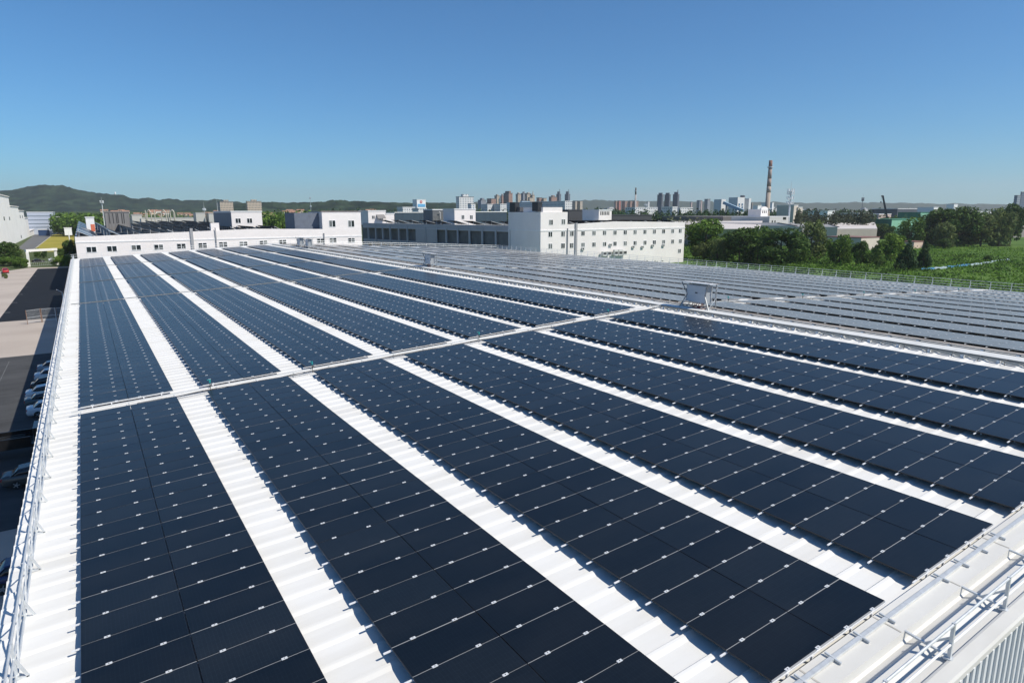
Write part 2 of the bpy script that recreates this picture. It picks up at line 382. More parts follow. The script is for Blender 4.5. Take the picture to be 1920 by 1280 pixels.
# ------------------------------------------------------------------ trays, railings and machines on the roof
def lift(x, h): return zp(x) + h
def tray(label, y, x0, x1, h, wid, doubled, m=None):
    t = thing("cable_tray", label, "cable tray", ((x0 + x1) / 2, y, lift((x0 + x1) / 2, -0.1)), "cable trays crossing the roof")
    xs = [x0] + ([RX] if x0 < RX < x1 else []) + [x1]
    mb = MB()
    for a, b in zip(xs, xs[1:]):
        mb.bar((a, y, lift(a, h)), (b, y, lift(b, h)), wid, 0.07)
        if doubled: mb.bar((a, y - 0.24, lift(a, h - 0.05)), (b, y - 0.24, lift(b, h - 0.05)), wid * 0.4, 0.03)
    part("channel", mb, m or mat("pale tray steel", (0.62, 0.62, 0.61), 0.45, 0.1, 0.1, 2), t)
    x = x0 + 0.4
    while x < x1:
        mb = MB(); z0 = zr(x) + 0.03; mb.bar((x, y, z0), (x, y, lift(x, h)), 0.05, 0.05)
        if doubled: mb.bar((x, y - 0.42, lift(x, h - 0.06)), (x, y + 0.25, lift(x, h - 0.06)), 0.05, 0.03)
        part("bracket", mb, galv, t); x += 2.23 if doubled else 3.1
    if doubled:
        mb = MB(); rr = random.Random(3)
        for dy in (-0.37, -0.42, -0.46):
            pts = []; x = x0 + 3
            while x < x1 - 1: pts.append((x, y + dy + rr.uniform(-.03, .03), lift(x, h - 0.05 + rr.uniform(-.05, .03)))); x += 1.1
            mb.path(pts, 0.016, 5)
        part("cable", mb, cable, t)
    return t
tray("long pale cable tray between the front block of panels and the long block", 0.78, -0.4, 43.3, -0.03, 0.085, True)
tray("thin dark cable tray behind the long block, second from the gable", 50.4, -0.9, 43.3, 0.03, 0.06, False, mat("dull dark steel", (0.20, 0.21, 0.21), 0.5, 0.4, 0.2, 3))
tray("thin dark cable tray crossing the strips, third from the gable", 78.05, -0.2, 43.3, 0.03, 0.06, False, mat("dull dark steel", (0.20, 0.21, 0.21), 0.5, 0.4, 0.2, 3))
tray("thin dark cable tray crossing the strips, fourth from the gable", 111.3, 0, 43.3, 0.03, 0.06, False, mat("dull dark steel", (0.20, 0.21, 0.21), 0.5, 0.4, 0.2, 3))
tray("pale cable tray crossing the far slope beside the big inverter", 0.78, 46.2, 113, -0.10, 0.10, True)
tray("pale cable tray crossing the far slope behind the small inverter", 50.4, 46.2, 113, -0.02, 0.16, False)
tray("pale cable tray crossing the far slope, third from the gable", 78.05, 46.2, 113, -0.02, 0.16, False)
tray("pale cable tray crossing the far slope, fourth from the gable", 111.3, 46.2, 113, -0.02, 0.16, False)
# tray along the ridge, with cables
t = thing("ridge_cable_tray", "long dark cable tray running along the roof ridge above the last strip", "cable tray", (43.2, 56, lift(43.2, -0.15)), "cable trays crossing the roof")
mb = MB(); mb.box(43.1, 43.28, YN, YF - 6, lift(43.2, -0.10), lift(43.2, -0.06)); mb.box(43.1, 43.12, YN, YF - 6, lift(43.2, -0.06), lift(43.2, 0.0)); mb.box(43.26, 43.28, YN, YF - 6, lift(43.2, -0.06), lift(43.2, 0.0))
part("channel", mb, mat("dull dark steel", (0.20, 0.21, 0.21), 0.5, 0.4, 0.2, 3), t)
gcab = mat("grey cable", (0.10, 0.10, 0.10), 0.6); y = YN + 0.4; rr = random.Random(5)
while y < 95:
    mb = MB(); q = rr.uniform(-.05, .05)
    mb.path([(43.15, y, lift(43.2, -0.05)), (42.95, y + q, lift(43.0, 0.02)), (42.75, y + q, lift(42.8, -0.06)), (42.68, y, zr(42.7) + 0.05)], 0.018, 5); part("cable", mb, gcab, t); y += 1.32
y = YN + 0.2
while y < YF - 7: mb = MB(); mb.box(43.08, 43.30, y, y + 0.14, zr(43.2) + 0.0, lift(43.2, -0.10)); part("support", mb, whitep, t); y += 1.8
t = thing("ridge_duct", "beige covered cable duct on white blocks along the far side of the ridge", "cable tray", (45.5, 56, zr(45.5)), "cable trays crossing the roof")
mb = MB(); mb.box(45.25, 45.6, YN - .3, YF - 6, zr(45.4) + 0.24, zr(45.4) + 0.32)
part("cover", mb, mat("beige duct cover", (0.44, 0.39, 0.34), 0.6, 0, 0.25, 0.8), t)
y = YN
while y < YF - 7: mb = MB(); mb.box(45.22, 45.5, y, y + 0.16, zr(45.4) + 0.12, zr(45.4) + 0.24); part("support", mb, whitep, t); y += 1.8
# tray along the gable
t = thing("gable_cable_tray", "galvanised channel with angle brackets along the near gable edge", "cable tray", (20, -32.75, zp(20) - 0.1), "cable trays crossing the roof")
mb = MB(); mb.bar((XL + .5, -32.68, lift(XL + .5, -0.06)), (RX - 1, -32.68, lift(RX - 1, -0.06)), 0.10, 0.06)
part("channel", mb, galv, t)
xs = [k * SP + c * (PL + GAP) + u for k in range(7) for c in (0, 1) for u in CU]
for x in xs:
    mb = MB(); mb.bar((x, -32.50, lift(x, -0.03)), (x, -32.88, lift(x, -0.07)), 0.045, 0.05)
    part("bracket", mb, galv, t)

def railing_post(mb, p, h, along, inward, m=0):
    p = Vector(p); i = Vector(inward); a = Vector(along)
    mb.bar(p, p + Vector((0, 0, h)), 0.06, 0.06, m)
    mb.bar(p - i * 0.12, p + i * 0.24, 0.07, 0.05, m)
    mb.bar(p + i * 0.21, p + Vector((0, 0, h * 0.55)), 0.07, 0.05, m)
# eave railing, lattice between the rails
EX = -1.27
t = thing("roof_railing", "galvanised lattice railing along the car park eave of the white roof", "railing", (EX, 50, zr(EX)), "guard railings round the roof edge")
h = 0.95
for hh, nm in ((0.98, "top_rail"), (0.56, "middle_rail"), (0.14, "bottom_rail")):
    mb = MB(); mb.tube((EX, -33.5, zr(EX) + hh), (EX, 146, zr(EX) + hh), 0.029, n=8); part(nm, mb, galv, t)
yy = -33.0; n = 0
while yy < 146:
    q = (EX, yy, zr(EX) + 0.05)
    if n < 66:
        mb = MB(); railing_post(mb, q, 0.95, (0, 1, 0), (1, 0, 0)); part("post", mb, galv, t)
    yy += 2.75; n += 1
mb = MB(); yy = -33.0
while yy < 146:
    z0, z1 = zr(EX) + 0.12, zr(EX) + 0.98
    mb.bar((EX + .03, yy, z0), (EX + .03, yy + 1.375, z1), 0.035, 0.028); mb.bar((EX - .03, yy + 1.375, z1), (EX - .03, yy + 2.75, z0), 0.035, 0.028)
    yy += 2.75
part("lattice", mb, galv, t)
# near gable railing
GY = -34.05
t = thing("roof_railing", "galvanised two-rail guard railing on the white gable flashing", "railing", (20, GY, zr(20)), "guard railings round the roof edge")
for hh, nm, r in ((0.88, "top_rail", 0.032), (0.40, "middle_rail", 0.028)):
    mb = MB()
    for a, b in ((XL, RX), (RX, XR)): mb.tube((a, GY, zr(a) + hh), (b, GY, zr(b) + hh), r)
    part(nm, mb, galv if nm == "top_rail" else mat("white painted steel", (0.8, 0.8, 0.8), 0.4), t)
x = 16.09 - 2.85 * 6
while x < 60:
    p = Vector((x, GY, zr(x) + 0.06)); mb = MB()
    mb.box(x - 0.035, x + 0.035, GY - 0.035, GY + 0.035, p.z, p.z + 0.86)
    mb.bar((x, GY, p.z + 0.03), (x, GY + 0.95, p.z + 0.10), 0.06, 0.045)
    mb.bar((x, GY + 0.5, p.z + 0.06), (x, GY, p.z + 0.5), 0.05, 0.045)
    mb.box(x - 0.09, x + 0.09, GY - 0.09, GY + 0.09, p.z - 0.03, p.z + 0.01)
    part("post", mb, galv, t); x += 2.85
# gutter line wire seen on the flashing
# far eave railing
FX = 117.1
t = thing("roof_railing", "galvanised three-rail guard railing beside the green meadow", "railing", (FX, 50, zr(FX)), "guard railings round the roof edge")
for hh, nm in ((1.25, "top_rail"), (0.82, "middle_rail"), (0.42, "bottom_rail")):
    mb = MB(); mb.tube((FX, -34, zr(FX) + hh), (FX, 146, zr(FX) + hh), 0.03, n=6); part(nm, mb, galv, t)
yy = -33.0
while yy < 146:
    mb = MB(); mb.bar((FX, yy, zr(FX)), (FX, yy, zr(FX) + 1.25), 0.06, 0.06); mb.bar((FX - 0.35, yy, zr(FX) + .05), (FX, yy, zr(FX) + 0.55), 0.05, 0.05)
    mb.box(FX - 0.4, FX + 0.1, yy - 0.15, yy + 0.15, zr(FX) - 0.02, zr(FX) + 0.05)
    part("post", mb, galv, t); yy += 2.74
# far gable railing
t = thing("roof_railing", "pale guard railing along the far gable below the windows", "railing", (58, YF - .3, zr(58)), "guard railings round the roof edge")
for hh, nm in ((1.1, "top_rail"), (0.6, "middle_rail")):
    mb = MB()
    for a, b in ((XL, RX), (RX, XR)): mb.tube((a, YF - .35, zr(a) + hh), (b, YF - .35, zr(b) + hh), 0.035, n=6)
    part(nm, mb, galv, t)
x = XL + 0.3
while x < XR:
    mb = MB(); mb.bar((x, YF - .35, zr(x)), (x, YF - .35, zr(x) + 1.1), 0.06, 0.06); part("post", mb, galv, t); x += 3.0

# inverter cabinets on splayed frames under a small canopy; front faces -x
cabm = mat("pale grey cabinet", (0.30, 0.32, 0.34), 0.5, 0, 0.04, 1.5)
def inverter(label, y, x, sc=1.0, cables=True):
    z = zr(x) + 0.12
    t = thing("inverter_cabinet", label, "inverter", (x, y, z), "inverters along the roof ridge")
    S = sc
    def P(a, b, c): return (x + a * S, y + b * S, z + c * S)
    mb = MB(); mb.box(x - .40 * S, x + .40 * S, y - 1.08 * S, y + 1.08 * S, z + .55 * S, z + 2.06 * S)
    cb = part("cabinet", mb, cabm, t)
    mb = MB(); mb.box(x - .415 * S, x - .40 * S, y - 1.02 * S, y + 1.02 * S, z + .60 * S, z + 2.01 * S); part("door", mb, mat("light grey cabinet door", (0.50, 0.53, 0.57), 0.45, 0, 0.03, 1.2), cb)
    mb = MB(); mb.box(x - .425 * S, x - .415 * S, y - .16 * S, y + .10 * S, z + 1.32 * S, z + 1.45 * S); part("badge", mb, boltm, cb)
    mb = MB(); mb.hexa([P(-.62, -1.6, 2.24), P(.5, -1.6, 2.18), P(.5, 1.6, 2.18), P(-.62, 1.6, 2.24), P(-.62, -1.6, 2.28), P(.5, -1.6, 2.22), P(.5, 1.6, 2.22), P(-.62, 1.6, 2.28)])
    part("canopy", mb, mat("white sheet canopy", (0.66, 0.66, 0.66), 0.4), t)
    for b in (-1.45, 1.45):
        s = 1 if b > 0 else -1
        for pts in (((-.62, b * 1.12, 0.0), (-.40, b * .66, 1.2), (-.58, b * 1.02, 2.24)), ((.45, b, 0.0), (.45, b, 2.18))):
            mb = MB()
            for p, q in zip(pts, pts[1:]): mb.bar(P(*p), P(*q), .075 * S)
            part("leg", mb, mat("dull steel leg", (0.28, 0.29, 0.30), 0.5, 0.3), t)
        mb = MB(); mb.bar(P(-.7, b, .04), P(.55, b, .04), .07 * S); mb.bar(P(-.62, b * 1.05, .05), P(.45, b, 1.0), .045 * S); part("foot_rail", mb, galv, t)
    mb = MB(); mb.bar(P(.38, -1.5, .95), P(.38, 1.5, .95), .05 * S); mb.bar(P(.38, -1.5, 1.8), P(.38, 1.5, 1.8), .05 * S); part("cross_bar", mb, galv, t)
    if cables:
        rr = random.Random(int(y * 10)); red = MB(); blk = MB()
        for k in range(12):
            b = -.72 + k * .12
            tgt = red if 1 <= k <= 8 else blk
            tgt.path([P(-.1, b, .63), P(-.18 + rr.uniform(-.1, .1), b + rr.uniform(-.1, .1), .35), P(-.3 + rr.uniform(-.15, .15), b + rr.uniform(-.3, .3), .14), P(-.5, b - .5 + rr.uniform(-.2, .2), .08)], .022 * S, 5)
        part("red_cable", red, mat("orange red cable", (0.45, 0.06, 0.03), 0.5), t); part("black_cable", blk, cable, t)
inverter("large pale grey inverter cabinet on a splayed frame, nearest on the ridge", -1.8, 45.3, 1.0)
inverter("pale grey inverter cabinet midway along the ridge below the shaded loggia", 51.2, 45.6, 0.96)
inverter("far inverter at the ridge end, closer to the gable windows of the pair", 122.5, 45.6, 1.1, False)
inverter("far inverter at the ridge end, second of the pair behind dark racks", 115.5, 45.6, 1.1, False)

# sprinkler heads for washing the panels
teal = mat("teal plastic", (0.02, 0.30, 0.30), 0.4)
def sprinkler(label, x, y):
    z = zr(x) + 0.05
    t = thing("sprinkler_head", label, "sprinkler", (x, y, z), "panel washing sprinklers on the roof")
    mb = MB(); mb.tube((x, y, z), (x, y, z + .58), .022); mb.tube((x - .03, y, z + .3), (x + .12, y - .08, z + .5), .015); part("riser", mb, cable, t)
    mb = MB(); mb.tube((x, y, z + .52), (x, y, z + .72), .045, .06); mb.tube((x, y, z + .64), (x - .12, y + .06, z + .70), .028); part("nozzle", mb, teal, t)
for k, x in enumerate((6.35, 12.30, 24.5, 37.0)):
    sprinkler(f"teal sprinkler head on the wide cable tray at the {['second', 'third', 'fifth', 'seventh'][k]} strip of panels", x, 0.62)
for k, x in enumerate((52.2, 64.4, 76.6, 88.8, 101.0)):
    sprinkler(f"sprinkler head on the far slope tray, {ordinal(k + 1)} out from the ridge", x, 0.5)

# ------------------------------------------------------------------ ground, yard, roads
g = mat("ground", (0.045, 0.075, 0.022), 0.95, 0, 0, 0.004, 0.1, c2=(0.11, 0.125, 0.06), detail=10)
bm = MB(); N = 48
ring = [(58 + 9000 * math.cos(2 * math.pi * k / N), 100 + 9000 * math.sin(2 * math.pi * k / N), GZ) for k in range(N)]
bm.poly(ring); structure(bm.build("ground", g))
def sheet(name, pts, m, lift_):
    b = MB(); b.poly([(p[0], p[1], GZ + lift_) for p in pts]); return structure(b.build(name, m))
sheet("yard", [(-70, -60), (-1.5, -60), (-1.5, 258), (-17, 262), (-22, 250), (-34, 238), (-70, 232)], concrete, 0.004)
sheet("parking_shadow", [(-14.0, 112), (-1.5, 112), (-1.5, 254), (-14.0, 254)], yard_shadow, 0.008)  # dark sheet painted in place of the factory's shadow on the yard
sheet("parking_lane", [(-70, 10), (-1.5, 10), (-1.5, 73.5), (-70, 73.5)], lane_dark, 0.008)  # darker ground sheet across the car row
m = MB()
for yy in (126, 144, 162, 181, 200, 220, 240): m.box(-14.6, -13.0, yy, yy + .14, GZ + .008, GZ + .012)
structure(m.build("parking_lines", linem))
m = MB(); m.box(-9.2, -9.1, 24, 70, GZ + .008, GZ + .012); m.box(-30, -10, 46.0, 46.15, GZ + .008, GZ + .012); structure(m.build("parking_lines", mat("worn road paint", (0.12, 0.12, 0.118), 0.8, 0, 0.5, 1.5)))
# road and lawn beyond the gate
L = lambda x, y: on_z(x, y, GZ)[:2]
sheet("road", [L(30, 468), L(62, 468), L(103, 436), L(125, 427), L(80, 427)], mat("grey road", (0.115, 0.115, 0.118), 0.9, 0, 0.15, 0.1), 0.004)
sheet("lawn", [L(58, 472), L(139, 472), L(139, 437), L(101, 439)], mat("yellow mown lawn", (0.22, 0.205, 0.03), 0.95, 0, 0, 0.03, 0.1, c2=(0.35, 0.29, 0.06), stretch=(0.3, 1, 1), detail=8), 0.008)
m = MB(); a = L(57, 473); b = L(103, 437); m.bar((a[0], a[1], GZ + .06), (b[0], b[1], GZ + .06), 0.4, 0.12); structure(m.build("kerb", mat("kerb stone", (0.45, 0.42, 0.36), 0.9)))

# ------------------------------------------------------------------ vehicles
tyre = mat("tyre rubber", (0.02, 0.02, 0.02), 0.8); rimm = mat("wheel rim", (0.45, 0.46, 0.47), 0.35, 0.7); carglass = mat("car glass", (0.012, 0.016, 0.022), 0.06, 0, spec=0.7)
lampm = mat("red tail lamp", (0.35, 0.015, 0.015), 0.25); headm = mat("clear headlamp", (0.6, 0.62, 0.64), 0.15)
def paint(name, c): return mat(name, c, 0.25, 0.0, spec=0.6)
def loft(mb, secs, m=0):
    """secs: list of rings with equal vertex counts"""
    n = len(secs[0]); i = len(mb.v)
    for s_ in secs: mb.v += [tuple(p) for p in s_]
    for a in range(len(secs) - 1):
        for k in range(n):
            k2 = (k + 1) % n; mb.f.append((i + a * n + k, i + a * n + k2, i + (a + 1) * n + k2, i + (a + 1) * n + k)); mb.m.append(m)
    mb.f.append(tuple(i + k for k in range(n - 1, -1, -1))); mb.m.append(m)
    mb.f.append(tuple(i + (len(secs) - 1) * n + k for k in range(n))); mb.m.append(m)
def car_meshes(suv=False):
    d = 0.14 if suv else 0.0
    body = MB(); secs = []        # x from rear (-2.25) to nose (2.3)
    for x, zb, zt, hw in ((-2.28, .42, .80, .66), (-2.2, .30, .98, .80), (-1.9, .24, 1.02, .88), (-1.2, .22, 1.0, .91), (0.0, .22, .98, .915), (1.1, .22, .95, .90), (1.8, .24, .86, .86), (2.2, .30, .74, .76), (2.3, .40, .62, .62)):
        zt += d; zb += d * .5
        secs.append([(x, -hw, zb + .12), (x, -hw * .9, zb), (x, hw * .9, zb), (x, hw, zb + .12), (x, hw, zt - .18), (x, hw * .93, zt - .03), (x, hw * .6, zt), (x, -hw * .6, zt), (x, -hw * .93, zt - .03), (x, -hw, zt - .18)])
    loft(body, secs)
    rx = -2.0 if suv else -1.75
    cab = MB(); secs = []
    for x, z, hw in ((rx, .97 + d, .74), (rx + .55, 1.36 + 1.6 * d, .62), (-.3, 1.47 + 1.8 * d, .60), (.35, 1.42 + 1.7 * d, .60), (1.25, .95 + d, .74)):
        secs.append([(x, -.80, .93 + d), (x, .80, .93 + d), (x, hw + .02, z - .02), (x, hw - .08, z), (x, -hw + .08, z), (x, -hw - .02, z - .02)])
    loft(cab, secs)
    roof = MB(); secs = []
    for x, z, hw in ((rx + .52, 1.372 + 1.6 * d, .61), (-.3, 1.483 + 1.8 * d, .60), (.42, 1.42 + 1.7 * d, .60)):
        secs.append([(x, -hw, z - .03), (x, hw, z - .03), (x, hw - .1, z + .012), (x, -hw + .1, z + .012)])
    loft(roof, secs)
    pil = MB()
    for s in (-1, 1):
        pil.bar((rx + .02, s * .765, .95 + d), (rx + .55, s * .625, 1.36 + 1.6 * d), .10, .035); pil.bar((1.22, s * .765, .95 + d), (.40, s * .62, 1.42 + 1.7 * d), .07, .035)
        pil.bar((-.28, s * .79, .95 + d), (-.28, s * .625, 1.45 + 1.8 * d), .09, .03); pil.bar((.85, s * .93, 1.02 + d), (.92, s * 1.0, 1.04 + d), .16, .12)
    tl = MB()
    tl.box(-2.262, -2.10, .52, .79, .72 + d, .90 + d)
    tl2 = MB(); tl2.box(-2.262, -2.10, -.79, -.52, .72 + d, .90 + d)
    hl = MB(); hl.box(2.08, 2.24, .50, .74, .58 + d, .72 + d); hl2 = MB(); hl2.box(2.08, 2.24, -.74, -.50, .58 + d, .72 + d)
    ty = MB(); ty.tube((0, -.11, 0), (0, .11, 0), .33, n=18)
    rm = MB(); rm.tube((0, -.118, 0), (0, .118, 0), .10, n=10)
    for k in range(5):
        a = 2 * math.pi * k / 5
        for s in (-1, 1): rm.bar((0, s * .114, 0), (.22 * math.cos(a), s * .114, .22 * math.sin(a)), .05, .012, 0, (0, 1, 0))
    return body, cab, roof, pil, tl, tl2, hl, hl2, ty, rm
CARM = {}
for s in (False, True):
    B = car_meshes(s); nm = ["body", "windows", "roof", "pillars", "tail_lamp", "tail_lamp", "headlamp", "headlamp", "tyre", "rim"]
    CARM[s] = [mesh_of(b, n_, [blackf]) for b, n_ in zip(B, nm)]
    for me in (CARM[s][0], CARM[s][1]):
        me.polygons.foreach_set("use_smooth", [True] * len(me.polygons))
def car(name, label, cat, x, y, rz, pm, suv=False, group=None):
    t = thing(name, label, cat, (x, y, GZ + .012), group, (0, 0, rz))
    M_ = CARM[suv]
    def add(nm, me, m, par, loc=(0, 0, 0)):
        o = share(nm, me, par, loc); o.material_slots[0].link = 'OBJECT'; o.material_slots[0].material = m; return o
    add("body", M_[0], pm, t); add("windows", M_[1], carglass, t); add("roof", M_[2], pm, t); add("pillars", M_[3], pm, t)
    for k in (4, 5): add("tail_lamp", M_[k], lampm, t)
    for k in (6, 7): add("headlamp", M_[k], headm, t)
    for wx in (-1.38, 1.40):
        for wy in (-.80, .80):
            o = share("wheel", M_[8], t, (wx, wy, .33)); o.material_slots[0].link = 'OBJECT'; o.material_slots[0].material = tyre
            add("rim", M_[9], rimm, o)
    return t
GC = "cars parked against the factory wall"
white = paint("white car paint", (0.62, 0.64, 0.67)); silver = paint("silver car paint", (0.28, 0.30, 0.33)); black = paint("black car paint", (0.008, 0.008, 0.009)); teal_p = paint("grey green car paint", (0.06, 0.09, 0.10)); dgrey = paint("dark grey car paint", (0.06, 0.065, 0.065)); blue_p = paint("dark blue car paint", (0.015, 0.025, 0.09)); red_p = paint("red car paint", (0.45, 0.02, 0.025))
def carpos(px, py): return on_z(px, py, GZ + .6)
for (lab, px, py, pm, suv) in (("silver sedan at the far end of the row by the factory wall", 73, 690, silver, False), ("white sedan between the silver car and the black car", 68, 705, white, False), ("black suv between two white sedans by the factory wall", 62, 725, black, True),
    ("white sedan between the black suv and the grey green car", 52, 738, white, False), ("grey green sedan between two white cars by the factory wall", 50, 752, teal_p, False), ("white sedan with red tail lamps at the near end of the row", 54, 768, white, False), ("dark grey sedan parked alone beyond the black truck", 10, 896, dgrey, False)):
    p = carpos(px, py); car("parked_car", lab, "car", p[0] + 2.1, p[1] - .4, R(random.uniform(-3, 3)), pm, suv, GC)
p = carpos(-30, 1090); car("parked_car", "dark blue car at the bottom edge beside the white eave", "car", p[0] + 2.2, p[1], 0, blue_p, False, GC)
p = on_z(72, 492, GZ); car("parked_car", "dark sedan standing behind the white gateway", "car", p[0], p[1], R(8), black)
p = on_z(97, 490, GZ); car("parked_car", "white car half hidden by the gateway post", "car", p[0] + 1, p[1] + 2, R(8), white)
p = on_z(10, 512, GZ); car("parked_car", "red car beside the hedge at the edge of the yard", "car", p[0], p[1], R(100), red_p, True)
# dark truck
p = on_z(30, 862, GZ)
t = thing("parked_truck", "black flatbed truck parked between the car row and the dark grey sedan", "truck", (p[0] - 1, p[1] + 1, GZ), GC)
x0, y0 = p[0] - 1, p[1] + .9
mb = MB(); mb.box(x0 - 6, x0 + 3.6, y0 - 1.2, y0 + 1.2, GZ + 1.0, GZ + 1.25); mb.box(x0 - 6, x0 + 2.2, y0 - 1.2, y0 - 1.12, GZ + 1.25, GZ + 1.9); mb.box(x0 - 6, x0 + 2.2, y0 + 1.12, y0 + 1.2, GZ + 1.25, GZ + 1.9); part("bed", mb, black, t)
mb = MB(); loft(mb, [[(xx, y0 - hw, GZ + zb), (xx, y0 + hw, GZ + zb), (xx, y0 + hw, GZ + zt), (xx, y0 - hw, GZ + zt)] for xx, hw, zb, zt in ((x0 + 2.4, 1.15, .6, 2.5), (x0 + 3.6, 1.15, .5, 2.55), (x0 + 4.2, 1.1, .5, 1.7))]); cab_ = part("cab", mb, black, t)
mb = MB(); mb.box(x0 + 2.7, x0 + 3.5, y0 - 1.17, y0 + 1.17, GZ + 1.65, GZ + 2.3); part("window", mb, carglass, cab_)
mb = MB(); rr = random.Random(2)
for k in range(14): mb.bar((x0 - 5.8 + rr.uniform(0, 2), y0 + rr.uniform(-1, 1), GZ + 1.35 + rr.uniform(0, .3)), (x0 + rr.uniform(-1, 2), y0 + rr.uniform(-1, 1), GZ + 1.4 + rr.uniform(0, .35)), .07)
part("load", mb, mat("dark steel load", (0.05, 0.05, 0.05), 0.4, 0.5), t)
for wx in (-4.5, -3.2, 3.0):
    for s in (-1.08, 1.08):
        mb = MB(); mb.tube((x0 + wx, y0 + s - .14, GZ + .5), (x0 + wx, y0 + s + .14, GZ + .5), .5, n=18); wh = part("wheel", mb, tyre, t)
        mb = MB(); mb.tube((x0 + wx, y0 + s - .15, GZ + .5), (x0 + wx, y0 + s + .15, GZ + .5), .2, n=10); part("rim", mb, rimm, wh)

# site fence panels in the yard
rust = mat("rusty steel post", (0.22, 0.13, 0.09), 0.8, 0, 0.4, 3)
a = on_z(52, 608, GZ); b = on_z(80, 604, GZ); c = on_z(108, 602, GZ); e = np.array([b[0] + (b[0] - a[0]) * 2, b[1], GZ])
for k, (p, q, lab) in enumerate(((a, b, "mesh fence panel on rusty posts standing in the yard, outer one"), (b, c, "mesh fence panel in the yard between the outer one and the eave"), (c, e, "mesh fence panel partly hidden below the eave railing"))):
    p = np.array([p[0], p[1], GZ]); q = np.array([q[0] - .15, q[1], GZ])
    t = thing("fence_panel", lab, "fence", (p + q) / 2, "fence panels in the yard")
    mb = MB(); mb.bar(p, p + (0, 0, 2.6), .09); part("post", mb, rust, t)
    mb = MB(); mb.bar(q, q + (0, 0, 2.6), .09); part("post", mb, rust if k == 0 else galv, t)
    mb = MB()
    for h_ in (.35, 1.2, 2.5): mb.bar(p + (0, 0, h_), q + (0, 0, h_), .05)
    part("rail", mb, galv, t)
    mb = MB(); n = 16
    for i in range(n):
        u = p + (q - p) * (i + .5) / n; mb.bar(u + (0, 0, .35), u + (0, 0, 2.5), .012)
    for i in range(14): mb.bar(p + (0, 0, .4 + i * .15), q + (0, 0, .4 + i * .15), .012)
    part("mesh", mb, galv, t)
# pole lamp by the eave
p = on_z(121, 566, GZ)
t = thing("yard_lamp", "white yard lamp on a pole just outside the eave railing", "lamp", (p[0] - .2, p[1], GZ))
P0 = on_X(118.5, 560, p[0] - .2); top = P0[2] + 1.6
mb = MB(); mb.tube((p[0] - .2, p[1], GZ), (p[0] - .2, p[1], top), .07, .05); part("pole", mb, whitep, t)
mb = MB(); mb.bar((p[0] - .2, p[1], top), (p[0] - 1.2, p[1], top + .7), .16, .08); part("lamp_head", mb, whitep, t)

# gateway
a = on_z(55, 500, GZ); b = np.array([a[0] + 8.6, a[1] + 6, GZ])
t = thing("gateway", "white portal gateway with a flat beam at the yard entrance", "gate", (a + b) / 2)
gm = mat("white gate render", (0.78, 0.76, 0.72), 0.7, 0, 0.06, 0.5)
hb = 5.6
for q in (a, b):
    mb = MB(); mb.box(q[0] - .45, q[0] + .45, q[1] - .45, q[1] + .45, GZ, GZ + hb); part("post", mb, gm, t)
mb = MB(); mb.bar(a + (-.5, 0, hb + .45), b + (.5, 0, hb + .45), .95, .9); part("beam", mb, gm, t)
mb = MB()
for k in range(15):
    u = a + (b - a) * (k + .5) / 15; mb.bar(u + (0, 0, .1), u + (0, 0, 1.5), .05)
mb.bar(a + (0, 0, 1.5), b + (0, 0, 1.5), .06); mb.bar(a + (0, 0, .2), b + (0, 0, .2), .06)
part("gate_leaf", mb, galv, t)

# ------------------------------------------------------------------ windows, shared meshes
def window_meshes(wd, ht, bars):
    f = MB(); b = 0.11
    f.box(-wd / 2, wd / 2, -0.06, 0.02, -ht / 2 - .1, -ht / 2); f.box(-wd / 2, wd / 2, -0.05, 0.02, ht / 2 - b, ht / 2)
    f.box(-wd / 2, -wd / 2 + b, -0.05, 0.02, -ht / 2, ht / 2 - b); f.box(wd / 2 - b, wd / 2, -0.05, 0.02, -ht / 2, ht / 2 - b)
    f.box(-.07, .07, -0.05, 0.02, -ht / 2, ht / 2 - b)
    if bars: f.box(-wd / 2 + b, -.07, -0.04, 0.02, -.05, .05); f.box(.07, wd / 2 - b, -0.04, 0.02, -.05, .05)
    g = MB(); g.box(-wd / 2 + b, -.07, -0.02, 0.0, -ht / 2, ht / 2 - b, 0); g.box(.07, wd / 2 - b, -0.02, 0.0, -ht / 2, ht / 2 - b, 1)
    return f, g
WINM = {}
def window(parent, P, wd=2.2, ht=1.5, bars=False, var=0, rotz=0.0):
    key = (round(wd, 2), round(ht, 2), bars, var)
    if key not in WINM:
        f, g = window_meshes(wd, ht, bars)
        WINM[key] = (mesh_of(f, "window", winframe), mesh_of(g, "pane", [(paneg, paneg), (paneg2, paneg), (paneg, paneg2), (paneg2, paneg2)][var]))
    q = Vector([float(c) for c in P]) - parent_loc(parent)
    o = share("window", WINM[key][0], parent, q); o.rotation_euler = (0, 0, rotz)
    share("pane", WINM[key][1], o); return o

# ------------------------------------------------------------------ long white building behind the roof
WY = 160.0; wl = on_Y(141, 451, WY)[0]; wr = on_Y(678, 438, WY)[0]; wt = on_Y(605.5, 438, WY)[0]
wing = thing("office_building", "long low white building with a row of windows behind the far gable railing", "building", ((wl + wr) / 2, WY + 20, GZ))
ptop = [(x, on_Y(px, py, WY)[2]) for px, py, x in ((141, 444.5, wl), (300, 437, on_Y(300, 437, WY)[0]), (475, 429, on_Y(475, 429, WY)[0]), (605.5, 429.5, wt))]
mb = MB()
for (x0, z0), (x1, z1) in zip(ptop, ptop[1:]):
    mb.hexa([(x0, WY, GZ), (x1, WY, GZ), (x1, WY + .4, GZ), (x0, WY + .4, GZ), (x0, WY, z0), (x1, WY, z1), (x1, WY + .4, z1), (x0, WY + .4, z0)])
mb.box(wl, wl + .4, WY + .4, WY + 275, GZ, ptop[0][1] - .02)
part("wall", mb, plaster, wing)
zb = on_Y(300, 446.5, WY)[2]
